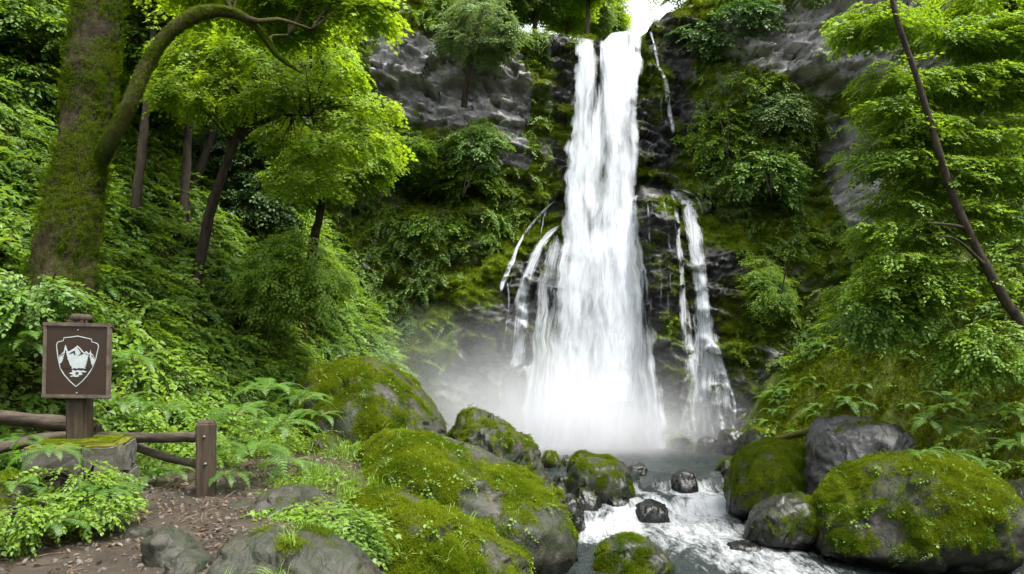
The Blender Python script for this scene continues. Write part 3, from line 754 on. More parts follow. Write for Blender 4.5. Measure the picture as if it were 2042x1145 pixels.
def leaf_shape(L, w, fold=0.25, droop=0.2, maple=False):
    if maple:
        ang = np.radians([200, 235, 262, 295, 315, 340, 0.001, 20, 45, 65, 98, 125, 160])
        ang = np.radians([-150, -112, -92, -62, -48, -22, 0, 22, 48, 62, 92, 112, 150]); r = np.array([.30, .58, .34, .82, .46, .52, 1.0, .52, .46, .82, .34, .58, .30])
        V = np.stack([np.sin(ang)*r*w, np.cos(ang)*r*L*0.62+0.38*L, -droop*L*(r**2)*0.6], -1)
        V = np.vstack([V, [[0, 0.33*L, 0]]]); k = len(ang)
        F = np.array([(k, i+1, i) for i in range(k-1)]+[(k, 0, k-1)])
        return V, F
    V = np.array([(0, 0, 0), (-w*0.85, 0.3*L, fold*w), (-w*0.7, 0.62*L, fold*w-droop*L*0.4), (0, L, -droop*L), (w*0.7, 0.62*L, fold*w-droop*L*0.4), (w*0.85, 0.3*L, fold*w), (0, 0.45*L, -droop*L*0.15)])
    F = np.array([(6, 1, 0), (6, 2, 1), (6, 3, 2), (6, 4, 3), (6, 5, 4), (6, 0, 5)])
    return V, F

def spray(seed, n=12, length=0.42, L=0.09, w=0.035, maple=False, tier=1.0, droop=0.35):
    """a leafy twig lying along +Y, leaves in a loose horizontal tier; material 0 leaf, 1 stem"""
    r = random.Random(seed); mb = MB()
    def axis_pt(t): return np.array([0.05*math.sin(t*3+seed)*length, t*length, -droop*length*t*t])
    st = np.array([axis_pt(t) for t in (0, 0.35, 0.7, 1.0)])
    V, F = tube(st, [0.005, 0.004, 0.003, 0.001], 3, cap=False); mb.add(V, F[0], 1)
    for i in range(n):
        t = (i+0.6)/n; side = 1 if i % 2 else -1
        if i == n-1: yaw = 0.0
        else: yaw = side*(-r.uniform(0.6, 1.25))*(1.15-0.5*t)
        s = r.uniform(0.7, 1.25)*(1.05-0.35*abs(t-0.45))
        V, F = leaf_shape(L*s, w*s, r.uniform(0.05, 0.4), r.uniform(0.05, 0.35), maple)
        p = axis_pt(t)
        V = V+np.array([0, 0.25*L, 0])
        mb.add(orient(V, yaw, r.uniform(-0.45, 0.15)*tier, r.uniform(-0.45, 0.45)*tier, p+np.array([0, 0, r.uniform(-0.02, 0.02)])), F, 0)
    return mb

def branchy(seed, k=4, **kw):
    """several sprays fanned into one flat bough"""
    r = random.Random(seed); mb = MB()
    for i in range(k):
        V, F, mi = spray(seed*7+i, **kw).arrays()
        yaw = (i-(k-1)/2)*0.55+r.uniform(-0.2, 0.2)
        V = orient(V, yaw, r.uniform(-0.2, 0.1), r.uniform(-0.25, 0.25), (r.uniform(-0.05, 0.05), r.uniform(-0.05, 0.2), r.uniform(-0.05, 0.05)))
        nt = sum(len(f) for f in F if f.shape[1] == 3)
        base = mb.n; mb.V.append(V); mb.n += len(V); c = 0
        for f in F:
            q = mi[c:c+len(f)]; c += len(f)
            if f.shape[1] == 3: mb.T.append(f+base); mb.mt.append(q)
            else: mb.Q.append(f+base); mb.mq.append(q)
    return mb

def frond(seed, L=0.7, w=0.13, pairs=16, arch=0.55):
    """a fern frond along +Y, rising then arching over"""
    r = random.Random(seed); mb = MB()
    ts = np.linspace(0, 1, pairs+4)
    y = L*(ts-0.12*ts**3); z = L*(0.55*ts-(0.55+arch)*0.62*ts**2.2)
    ax = np.stack([0.06*L*np.sin(ts*2+seed), y, z], -1)
    V, F = tube(ax, 0.006*(1.1-ts), 3, cap=False); mb.add(V, F[0], 1)
    for i in range(3, pairs+4):
        t = ts[i]; ln = w*math.sin(PI*min(1, (t-0.08)/0.92)**0.75)**0.8*(1.0 if t > 0.25 else 0.8)+0.012
        d = ax[min(i+1, len(ax)-1)]-ax[i-1]; d /= np.linalg.norm(d)
        bw = L/pairs*0.27
        for s in (-1, 1):
            side = np.array([s, 0.35, -0.22+r.uniform(-0.12, 0.12)]); side /= np.linalg.norm(side)
            a = ax[i]-d*bw; b = ax[i]+d*bw; m_ = ax[i]+side*ln*0.6+d*bw*1.3; m2 = ax[i]+side*ln*0.55-d*bw*0.4; tip = ax[i]+side*ln+d*bw*0.7
            mb.add([a, b, m_, tip, m2], [(0, 1, 2), (0, 2, 4), (4, 2, 3)] if s > 0 else [(1, 0, 2), (2, 0, 4), (2, 4, 3)], 0)
    return mb

def tuft(seed, n=9, L=0.06, w=0.004, spread=0.03, lean=0.6, seg=2):
    r = random.Random(seed); mb = MB()
    for i in range(n):
        a = r.uniform(0, 2*PI); l = L*r.uniform(0.5, 1.2); b = np.array([r.uniform(-spread, spread), r.uniform(-spread, spread), -0.004])
        out = np.array([math.cos(a), math.sin(a), 0])*lean*r.uniform(0.3, 1.1)
        sd = np.array([-math.sin(a), math.cos(a), 0])*w
        if seg == 1:
            mb.add([b-sd, b+sd, b+np.array([0, 0, l])+out*l], [(0, 1, 2)], 0)
        else:
            m_ = b+np.array([0, 0, l*0.62])+out*l*0.35; tip = b+np.array([0, 0, l*0.85])+out*l
            mb.add([b-sd, b+sd, m_+sd*0.7, m_-sd*0.7, tip], [(0, 1, 2), (0, 2, 3), (3, 2, 4)], 0)
    return mb

def merged(mbs_with_xf):
    mb = MB()
    for src, (yaw, pitch, loc, s) in mbs_with_xf:
        V, F, mi = src.arrays(); V = orient(V*s, yaw, pitch, 0, loc)
        base = mb.n; mb.V.append(V); mb.n += len(V); c = 0
        for f in F:
            q = mi[c:c+len(f)]; c += len(f)
            if f.shape[1] == 3: mb.T.append(f+base); mb.mt.append(q)
            else: mb.Q.append(f+base); mb.mq.append(q)
    return mb

# ------------------------------------------------------------------ scattering: the prototypes live in the same mesh as the points
_groups = {}
def scatter_group(k):
    if k in _groups: return _groups[k]
    ng = bpy.data.node_groups.new('scatter_%d' % k, 'GeometryNodeTree')
    ng.interface.new_socket('Geometry', in_out='INPUT', socket_type='NodeSocketGeometry')
    ng.interface.new_socket('Geometry', in_out='OUTPUT', socket_type='NodeSocketGeometry')
    ns, ls = ng.nodes, ng.links
    gi = ns.new('NodeGroupInput'); go = ns.new('NodeGroupOutput'); jn = ns.new('GeometryNodeJoinGeometry')
    def named(n, t):
        a = ns.new('GeometryNodeInputNamedAttribute'); a.data_type = t; a.inputs['Name'].default_value = n; return a.outputs[0]
    def eq(sock, v):
        c = ns.new('FunctionNodeCompare'); c.data_type = 'INT'; c.operation = 'EQUAL'; ls.new(sock, c.inputs[2]); c.inputs[3].default_value = v; return c.outputs[0]
    pid, idx, rot, scl = named('pid', 'INT'), named('idx', 'INT'), named('rot', 'FLOAT_VECTOR'), named('scl', 'FLOAT')
    e2r = ns.new('FunctionNodeEulerToRotation'); ls.new(rot, e2r.inputs[0])
    sp = ns.new('GeometryNodeSeparateGeometry'); sp.domain = 'POINT'; ls.new(gi.outputs[0], sp.inputs[0]); ls.new(eq(pid, -1), sp.inputs[1])
    for i in range(k):
        s = ns.new('GeometryNodeSeparateGeometry'); s.domain = 'POINT'; ls.new(gi.outputs[0], s.inputs[0]); ls.new(eq(pid, i), s.inputs[1])
        ip = ns.new('GeometryNodeInstanceOnPoints')
        ls.new(sp.outputs[0], ip.inputs['Points']); ls.new(eq(idx, i), ip.inputs['Selection']); ls.new(s.outputs[0], ip.inputs['Instance'])
        ls.new(e2r.outputs[0], ip.inputs['Rotation']); ls.new(scl, ip.inputs['Scale'])
        ls.new(ip.outputs[0], jn.inputs[0])
    ls.new(jn.outputs[0], go.inputs[0])
    _groups[k] = ng; return ng

def scatter(name, protos, mats, P, R, S, T, parent=None, loc=(0, 0, 0), label=None, cat=None):
    """protos: list of MB; P n x 3 world points; R n x 3 euler; S scale; T tint"""
    n = len(P); V = [np.asarray(P, float)-np.array(loc)]; T3, Q4, m3, m4 = [], [], [], []; base = n
    pid = [np.full(n, -1)]
    for i, mb in enumerate(protos):
        v, F, mi = mb.arrays(); c = 0
        for f in F:
            q = mi[c:c+len(f)]; c += len(f)
            (T3 if f.shape[1] == 3 else Q4).append(f+base); (m3 if f.shape[1] == 3 else m4).append(q)
        V.append(v); pid.append(np.full(len(v), i)); base += len(v)
    tot = base; pad = tot-n
    idx = np.concatenate([rng.integers(0, len(protos), n), np.full(pad, -1)])
    F = ([np.vstack(T3)] if T3 else [])+([np.vstack(Q4)] if Q4 else [])
    me = make_mesh(name, np.vstack(V), F, mats, False, np.concatenate(m3+m4),
                   attrs={'pid': np.concatenate(pid).astype(int), 'idx': idx.astype(int),
                          'rot': np.vstack([np.asarray(R, float), np.zeros((pad, 3))]),
                          'scl': np.concatenate([np.asarray(S, float), np.ones(pad)]), 'tint': np.concatenate([np.asarray(T, float), np.zeros(pad)])})
    o = link(name, me, parent, (0, 0, 0) if parent is not None else loc)
    md = o.modifiers.new('scatter', 'NODES'); md.node_group = scatter_group(len(protos))
    tag(o, label, cat, kind='stuff')
    return o

SPRAY_BROAD = [spray(100+i, 15, 0.44, 0.085, 0.034, tier=1.0) for i in range(4)]
SPRAY_FINE = [spray(120+i, 16, 0.34, 0.055, 0.021, tier=1.1) for i in range(4)]
SPRAY_MAPLE = [branchy(140+i, 3, n=8, length=0.42, L=0.12, w=0.085, maple=True, tier=0.9, droop=0.3) for i in range(3)]
SPRAY_FAR = [branchy(160+i, 4, n=10, length=0.4, L=0.085, w=0.034, tier=1.0) for i in range(3)]
FERN_SMALL = [merged([(frond(200+7*i+j, 0.55, 0.10, 12), (j*2*PI/7+0.3*i, 0.0, (0, 0, 0), 0.8+0.4*((j*37+i*11) % 10)/10)) for j in range(7)]) for i in range(2)]
MOSS = [tuft(300+i, 18, 0.018, 0.0028, 0.035, 1.1, 1) for i in range(4)]
GRASS = [tuft(320+i, 7, 0.11, 0.0035, 0.03, 1.0, 2) for i in range(3)]
CREEPER = [spray(340+i, 9, 0.16, 0.035, 0.016, tier=1.3, droop=0.5) for i in range(3)]
NEEDLE = [branchy(360+i, 5, n=16, length=0.8, L=0.16, w=0.03, tier=1.2, droop=0.5) for i in range(2)]

def yaw_from(dx, dy): return np.arctan2(-dx, dy)       # turns +Y to (dx, dy)

# ------------------------------------------------------------------ undergrowth on the hillsides
def hill_points(n, xr, yr, dens, seed):
    r = np.random.default_rng(seed)
    x = r.uniform(*xr, n); y = r.uniform(*yr, n)
    k = r.uniform(0, 1, n) < dens(x, y); x, y = x[k], y[k]
    z = ground_z(x, y); e = 0.08
    gx_ = (ground_z(x+e, y)-ground_z(x-e, y))/(2*e); gy_ = (ground_z(x, y+e)-ground_z(x, y-e))/(2*e)
    return x, y, z, -gx_, -gy_, r

def behind_cliff(x, y, z): return y > cliff_y(x, np.minimum(z, 14), False)+0.3

def undergrowth(name, label, protos, mats, n, xr, yr, dens, seed, size, tint, lift=(0.0, 0.5), pitch=(-0.6, 0.2), cat='undergrowth', tn=0.5):
    x, y, z, dx, dy, r = hill_points(n, xr, yr, dens, seed)
    k = ~behind_cliff(x, y, z); x, y, z, dx, dy = x[k], y[k], z[k], dx[k], dy[k]; m = len(x)
    P = np.stack([x, y, z+r.uniform(*lift, m)], -1)
    yaw = yaw_from(dx*0.8, dy*0.8-0.25)+r.normal(0, 0.9, m)
    R = np.stack([r.uniform(*pitch, m), r.normal(0, 0.25, m), yaw], -1)
    S = r.uniform(*size, m)
    T = tint[0]+tint[1]*sstep(-0.4, 0.4, fbm(P, 0.5, 3, seed))+tn*0.3*fbm(P, 1.6, 3, seed+1)
    return scatter(name, protos, mats, P, R, S, T, label=label, cat=cat)

def dens_left(x, y):
    d = left_toe(y)-x
    P = np.stack([x, y, x*0], -1)
    return sstep(0.0, 0.6, d+0.2)*np.clip(0.75+0.9*fbm(P, 0.8, 3, 401), 0.08, 1)

undergrowth('undergrowth', 'leafy green undergrowth covering the left hillside', SPRAY_BROAD, [M['leaf_mid'], M['stem']], 15000, (-14, -1.5), (5.5, 21), dens_left, 402, (0.7, 1.4), (-0.1, 0.75), (0.03, 0.55))
undergrowth('undergrowth', 'darker fine leaved plants low on the left hillside', SPRAY_FINE, [M['leaf_cool'], M['stem']], 12000, (-12, -1.5), (5.5, 21), dens_left, 404, (0.7, 1.5), (-0.1, 0.6), (0.0, 0.3))

def dens_fern(x, y):
    P = np.stack([x, y, x*0], -1); d = left_toe(y)-x
    return sstep(0.0, 0.5, d+0.2)*(1-sstep(5, 8, d))*np.clip(0.5+1.6*fbm(P, 0.6, 3, 409), 0, 1)
undergrowth('ferns', 'green ferns growing thickly over the left slope', FERN_SMALL, [M['fern'], M['stem']], 2600, (-11, -1.5), (6.5, 20), dens_fern, 410, (0.6, 1.3), (0.0, 0.65), (-0.02, 0.15), (-0.25, 0.25), 'ferns')

def dens_right(x, y):
    e = x-right_toe(y)
    P = np.stack([x, y, x*0], -1)
    ribs = sstep(10.8, 12.2, y)*(1-sstep(2.2, 3.2, e))
    return sstep(0.1, 0.7, e)*np.clip(0.8+0.9*fbm(P, 0.8, 3, 405), 0.08, 1)*(1-0.93*ribs)
undergrowth('undergrowth', 'green leafy undergrowth on the steep right bank', SPRAY_FINE+SPRAY_BROAD[:2], [M['leaf_mid'], M['stem']], 14000, (5.4, 15), (6, 19), dens_right, 406, (0.7, 1.4), (-0.1, 0.55), (0.0, 0.45))

def dens_rfern(x, y):
    P = np.stack([x, y, x*0], -1); e = x-right_toe(y)
    return sstep(0.3, 0.9, e)*(1-sstep(4, 6, e))*np.clip(0.35+1.8*fbm(P, 0.8, 3, 419), 0, 1)
undergrowth('ferns', 'scattered ferns growing out of the mossy right bank', FERN_SMALL, [M['fern'], M['stem']], 1100, (5.6, 13), (8.5, 18), dens_rfern, 420, (0.5, 1.1), (0.0, 0.65), (-0.02, 0.12), (-0.25, 0.25), 'ferns')

# moss and tiny plants on the ribs of the right bank
def dens_ribs(x, y):
    e = x-right_toe(y); return sstep(0.0, 0.4, e)*(1-sstep(3.0, 4.2, e))
x, y, z, dx, dy, r = hill_points(26000, (5.2, 11.5), (9.5, 18), dens_ribs, 407)
m = len(x); P = np.stack([x, y, z], -1)
scatter('moss', MOSS, [M['moss_blade']], P, np.stack([dy*-0.5, dx*0.5, r.uniform(0, 6.28, m)], -1), r.uniform(2.0, 4.5, m), 0.15+0.75*sstep(-0.3, 0.3, fbm(P, 1.2, 3, 408)), label='yellow green moss over the ribbed right bank', cat='moss')

# ------------------------------------------------------------------ plants on the cliff
def cliff_points(n, seed, xr=(-9, 13), vr=(0.02, 1.0)):
    r = np.random.default_rng(seed)
    x = r.uniform(*xr, n); z = r.uniform(*vr, n)*cliff_top(x)
    y = cliff_y(x, z)
    g, s, w, mo, ve = cliff_masks(x, y, z)
    return r, x, y, z, g, s, w, mo, ve

r, x, y, z, g_, s_, w_, mo_, ve_ = cliff_points(30000, 411)
P = np.stack([x, y, z], -1); cl_n = fbm(P, 0.75, 4, 412)
px, py = proj(x, y, z)
shade = np.exp(-((px-850)/110)**2-((py-385)/32)**2)+np.exp(-((px-1690)/45)**2-((py-300)/70)**2)
k = (r.uniform(0, 1, len(x)) < ve_*np.clip(0.55+1.8*cl_n, 0.06, 1)*(1-np.minimum(shade*1.4, 0.97)))
P, x, y, z = P[k], x[k], y[k], z[k]; m = len(P)
yaw = yaw_from(np.zeros(m), -np.ones(m))+r.normal(0, 0.8, m)
R = np.stack([r.uniform(-0.9, 0.15, m), r.normal(0, 0.3, m), yaw], -1)
half = r.uniform(0, 1, m) < 0.5+0.5*np.sign(fbm(P, 0.45, 3, 413))*0.8
P[:, 1] -= r.uniform(0, 0.25, m)
T = 0.0+0.75*sstep(-0.3, 0.35, fbm(P, 0.7, 3, 414))
scatter('undergrowth', SPRAY_FINE, [M['leaf_cool'], M['stem']], P[half], R[half], r.uniform(0.7, 1.5, half.sum()), T[half], label='dense green plants clinging to the damp cliff', cat='undergrowth')
scatter('undergrowth', SPRAY_BROAD, [M['leaf_mid'], M['stem']], P[~half], R[~half], r.uniform(0.5, 1.0, (~half).sum()), T[~half]-0.1, label='broad leaved plants growing in patches on the cliff', cat='undergrowth')
# small hanging plants on the wet rock beside the water
r, x, y, z, g_, s_, w_, mo_, ve_ = cliff_points(26000, 417, (-4.5, 8.5))
k = (w_ > 0.5)*(mo_ > 0.55)*(r.uniform(0, 1, len(x)) < 0.12)*(fbm(np.stack([x, y, z], -1), 1.1, 3, 418) > -0.05) > 0
P = np.stack([x, y-0.03, z], -1)[k]; m = len(P)
scatter('undergrowth', CREEPER, [M['leaf_mid'], M['stem']], P, np.stack([r.uniform(-1.3, -0.2, m), r.normal(0, 0.4, m), PI+r.normal(0, 0.8, m)], -1), r.uniform(0.8, 1.8, m), r.uniform(0.0, 0.7, m), label='small plants hanging on the wet rock beside the fall', cat='undergrowth')
# short moss on the wet rock and the mound's shoulders
r, x, y, z, g_, s_, w_, mo_, ve_ = cliff_points(95000, 415, (-6.5, 9.5))
k = (mo_ > 0.5+0.15*r.normal(0, 1, len(x)))
P = np.stack([x, y, z], -1)[k]; m = len(P)
scatter('moss', MOSS, [M['moss_blade']], P, np.stack([np.full(m, 1.15)+r.normal(0, 0.3, m), r.normal(0, 0.4, m), r.normal(0, 0.3, m)], -1), r.uniform(1.6, 3.4, m),
        0.15+0.8*sstep(-0.3, 0.35, fbm(P, 0.9, 3, 416)), label='bright moss on the rock shoulders beside the fall', cat='moss')

# ------------------------------------------------------------------ boulders
def boulder_mesh(top, bot_py, Yc, depth, seed, rough=0.10, sq=2.4, facets=5, nu=120, nv=96, moss=0.5, moss_dir=(0, 0, 1), wet_base=0.0, base_z=None, fine=1.0, mid=0.5, wet_all=0.0):
    """a boulder lofted along x under a silhouette: top = [(px, py)...] left to right at distance Yc; it goes down to bot_py (or base_z)"""
    r = np.random.default_rng(seed)
    T = np.array([U(p[0], p[1], Yc) for p in top]); xs, zs = T[:, 0], T[:, 2]
    zb = base_z if base_z is not None else U(0, bot_py, Yc)[2]
    t = 0.5-0.5*np.cos(np.linspace(0, PI, nu)); x = xs[0]+(xs[-1]-xs[0])*t
    zt = np.interp(x, xs, zs); k_ = np.array([1, 2, 3, 2, 1.])/9; zt = np.convolve(np.pad(zt, 2, mode='edge'), k_, 'valid')
    prof = np.maximum(1-(np.abs(2*t-1))**2.6, 0)**0.5
    zend = zb+(zt-zb)*0.42
    zt = zend+(zt-zend)*np.clip(prof*1.25, 0, 1)**0.6
    zbt = zend+(zb-zend)*prof
    th = np.linspace(0, 2*PI, nv, endpoint=False)
    c, s = np.cos(th), np.sin(th); ce = np.sign(c)*np.abs(c)**(2/sq); se = np.sign(s)*np.abs(s)**(2/sq)
    zc_ = zbt+(zt-zbt)*mid
    hz = np.where(se[None] > 0, (zt-zc_)[:, None], (zc_-zbt)[:, None])
    V = np.stack([np.repeat(x[:, None], nv, 1), Yc+depth*prof[:, None]*ce[None], zc_[:, None]+hz*se[None]], -1)
    cen = np.array([x.mean(), Yc, (zt.max()+zb)/2]); size = (xs[-1]-xs[0])/2
    for _ in range(facets):
        d = r.normal(0, 1, 3); d[2] = abs(d[2])*0.6; d[1] = -abs(d[1]); d /= np.linalg.norm(d)
        q = (V-cen)@d; lim = q.max()*r.uniform(0.80, 0.93); V = V-np.maximum(q-lim, 0)[..., None]*d*0.8
    dirv = V-cen; dirv /= np.linalg.norm(dirv, axis=-1)[..., None]+1e-9
    f = 1/max(size, 0.2)
    nz = rough*size*(0.55*fbm(V, f*0.9, 4, seed)+0.25*fbm(V, f*2.5, 4, seed+1, ridged=True))
    Vq = V+0.12*size*fbm(V, f*2, 2, seed+4)[..., None]
    nz = nz+rough*size*(0.75*facet(Vq, f*1.5, seed % 50, 0.9, 0.5)+0.30*facet(Vq, f*3.6, seed % 41, 1.0, 0.5)+0.09*facet(Vq, f*9, seed % 37, 1.0, 0.6))
    V = V+dirv*nz[..., None]
    Vf = V.reshape(-1, 3)
    F = grid_faces(nv, nu, True)
    # normals for the moss mask
    dv = np.roll(V, -1, 1)-np.roll(V, 1, 1); du = np.gradient(V, axis=0); nn = np.cross(du, dv); nn /= np.linalg.norm(nn, axis=-1)[..., None]+1e-9
    if ((nn*dirv).sum(-1)).mean() < 0: nn = -nn; F = F[:, ::-1]
    md = np.array(moss_dir, float); md /= np.linalg.norm(md)
    mk = moss-0.16+0.34*(nn@md)+0.75*fbm(V, f*1.9, 4, seed+2)+0.35*fbm(V, f*6, 3, seed+8)
    hb = (V[..., 2]-zb)/max(zt.max()-zb, 0.1)
    mk = mk*sstep(0.05, 0.28, hb)
    wet = np.clip(wet_all+wet_base*(1-sstep(0.1, 0.45, hb+0.1*fbm(V, f*3, 2, seed+6))), 0, 1)
    mk = mk-0.25*wet_base*(1-sstep(0.15, 0.5, hb))
    # moss swells the surface a little
    V = V+nn*(0.03*sstep(0.4, 0.8, mk)*(1+1.5*fbm(V, 5, 3, seed+3)))[..., None]
    a = V[0].mean(0); b = V[-1].mean(0); Vf = np.vstack([V.reshape(-1, 3), a, b]); n0 = len(Vf)-2
    j = np.arange(nv); j2 = (j+1) % nv; last = (nu-1)*nv
    caps = np.vstack([np.stack([j2, j, np.full(nv, n0)], -1), np.stack([last+j, last+j2, np.full(nv, n0+1)], -1)])
    mkf = np.concatenate([mk.ravel(), [0, 0]]); wf = np.concatenate([wet.ravel(), [0, 0]])
    return Vf, F, caps, mkf, wf, nn.reshape(-1, 3), V.reshape(-1, 3), cen

def boulder(label, top, bot_py, Yc, depth, seed, mat='boulder', tufts=0, grass=0, creeper=0, group=None, tint=0.1, name='boulder', cat='boulder', tuft_size=(0.7, 1.5), **k):
    Vf, F, caps, mk, wet, nn, Vs, cen = boulder_mesh(top, bot_py, Yc, depth, seed, **k)
    loc = np.array([cen[0], cen[1], Vf[:, 2].min()])
    o = link(name, make_mesh(name, Vf-loc, [caps, F], M[mat], attrs={'moss': mk, 'wet': wet}), None, loc)
    tag(o, label, cat, group)
    r = np.random.default_rng(seed+900)
    front = nn[:, 1] < 0.55
    def pick(n, th, zmin=-0.1):
        w = np.clip(mk[:-2]-th, 0, 0.4)*front*(nn[:, 2] > zmin)
        # area weight: rows bunch up at the ends
        if w.sum() <= 0: return None
        i = r.choice(len(w), n, p=w/w.sum())
        jit = r.normal(0, 0.03, (n, 3)); jit -= (jit*nn[i]).sum(1)[:, None]*nn[i]
        return Vs[i]+jit, nn[i]
    def add(nm, protos, mats, n, th, size, t0, up=0.0, zmin=-0.1):
        q = pick(n, th, zmin)
        if q is None: return
        P, nr = q; nr = nr+np.array([0, 0, up]); nr /= np.linalg.norm(nr, axis=1)[:, None]
        R = [Vector(v).to_track_quat('Z', 'Y').to_matrix()@Matrix.Rotation(a, 3, 'Z') for v, a in zip(nr, r.uniform(0, 6.28, n))]
        R = np.array([m_.to_euler() for m_ in R])
        S = r.uniform(*size, n)
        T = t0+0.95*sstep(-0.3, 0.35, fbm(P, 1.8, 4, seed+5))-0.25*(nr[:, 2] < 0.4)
        scatter(nm, protos, mats, P, R, S, T, parent=o, loc=loc)
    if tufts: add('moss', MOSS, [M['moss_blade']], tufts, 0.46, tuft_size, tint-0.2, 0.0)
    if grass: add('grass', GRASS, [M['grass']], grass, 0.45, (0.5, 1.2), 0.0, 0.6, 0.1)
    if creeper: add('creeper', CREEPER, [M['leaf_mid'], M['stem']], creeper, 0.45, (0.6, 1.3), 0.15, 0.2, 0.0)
    return o

boulder('largest mossy boulder under the left hillside with ferns on its face', [(585, 790), (620, 740), (670, 722), (730, 716), (780, 735), (830, 765), (870, 805), (892, 855)], 960, 12.0, 1.5, 501, moss=0.55, tufts=14000, grass=60, creeper=480, moss_dir=(-0.2, -0.3, 1))
boulder('long mossy boulder in the middle with creeping plants over its top', [(668, 950), (690, 905), (730, 878), (800, 866), (880, 876), (960, 905), (1040, 945), (1110, 985), (1140, 1020), (1158, 1070)], 1150, 9.0, 1.35, 502, moss=0.50, tufts=20000, grass=70, creeper=1000, moss_dir=(-0.35, -0.2, 1), facets=6, wet_base=0.5)
boulder('low bright mossy boulder sloping towards the water in front of the long boulder', [(640, 1130), (690, 1010), (735, 972), (800, 985), (870, 1020), (940, 1060), (1010, 1105), (1075, 1160), (1100, 1230)], 1330, 6.4, 0.9, 503, moss=0.54, tufts=15000, grass=60, creeper=360, moss_dir=(-0.3, -0.3, 1), tint=0.2)
boulder('bare grey brown boulder with a smooth top at the front edge of the path', [(405, 1160), (430, 1110), (470, 1075), (530, 1062), (600, 1070), (680, 1092), (740, 1125), (775, 1170)], 1330, 4.6, 0.55, 504, moss=0.18, tufts=900, grass=30, tuft_size=(0.5, 1.1))
boulder('pointed boulder with mossy flank beside the foot of the fall', [(890, 868), (915, 838), (955, 821), (990, 838), (1030, 865), (1070, 895), (1085, 930), (1098, 970)], 1000, 13.2, 1.1, 505, moss=0.42, tufts=3500, creeper=100, moss_dir=(-0.6, -0.3, 1), facets=9, rough=0.16, wet_base=0.3)
boulder('rounded green topped boulder sitting midstream above the little cascade', [(1125, 950), (1140, 918), (1165, 908), (1200, 912), (1240, 925), (1265, 945), (1280, 985)], 1020, 13.6, 0.7, 506, 'wet_boulder', moss=0.36, tufts=2200, moss_dir=(-0.4, -0.4, 1), wet_base=0.7)
boulder('small flat boulder with green skirt in the lowest part of the stream', [(1186, 1110), (1205, 1085), (1245, 1070), (1290, 1078), (1325, 1100), (1345, 1125)], 1150, 9.9, 0.55, 507, 'wet_boulder', moss=0.40, tufts=1200, moss_dir=(-0.3, -0.6, 0.6), wet_base=0.5)
boulder('olive boulder with smooth face on the right edge of the cascade', [(1452, 985), (1468, 940), (1500, 900), (1545, 880), (1590, 890), (1615, 920), (1630, 980)], 1040, 12.6, 0.9, 508, 'wet_boulder', moss=0.66, tufts=5000, moss_dir=(0.2, -0.2, 1), wet_base=0.9)
boulder('small wet dark boulder shining below the olive boulder', [(1486, 1055), (1510, 1020), (1550, 992), (1600, 988), (1630, 1010), (1642, 1060)], 1090, 10.9, 0.6, 509, 'wet_boulder', moss=0.30, tufts=700, moss_dir=(0.5, -0.5, 0.4), wet_base=0.8, wet_all=0.3)
boulder('big bare grey boulder with rough wrinkled face', [(1606, 920), (1622, 862), (1660, 842), (1730, 832), (1800, 836), (1838, 868), (1850, 930)], 1060, 11.8, 0.95, 510, 'grey_rock', moss=0.26, tufts=2200, moss_dir=(0.1, 0.2, 1), rough=0.17, facets=8, wet_base=0.5, wet_all=0.25)
boulder('very large mossy boulder with ferns trailing from its crown by the water', [(1640, 1050), (1652, 1000), (1690, 955), (1750, 925), (1820, 908), (1890, 912), (1950, 940), (2000, 990), (2030, 1040), (2046, 1085)], 1130, 10.2, 1.25, 511, moss=0.60, tufts=15000, grass=50, creeper=600, moss_dir=(0, -0.1, 1), wet_base=0.7, facets=4)
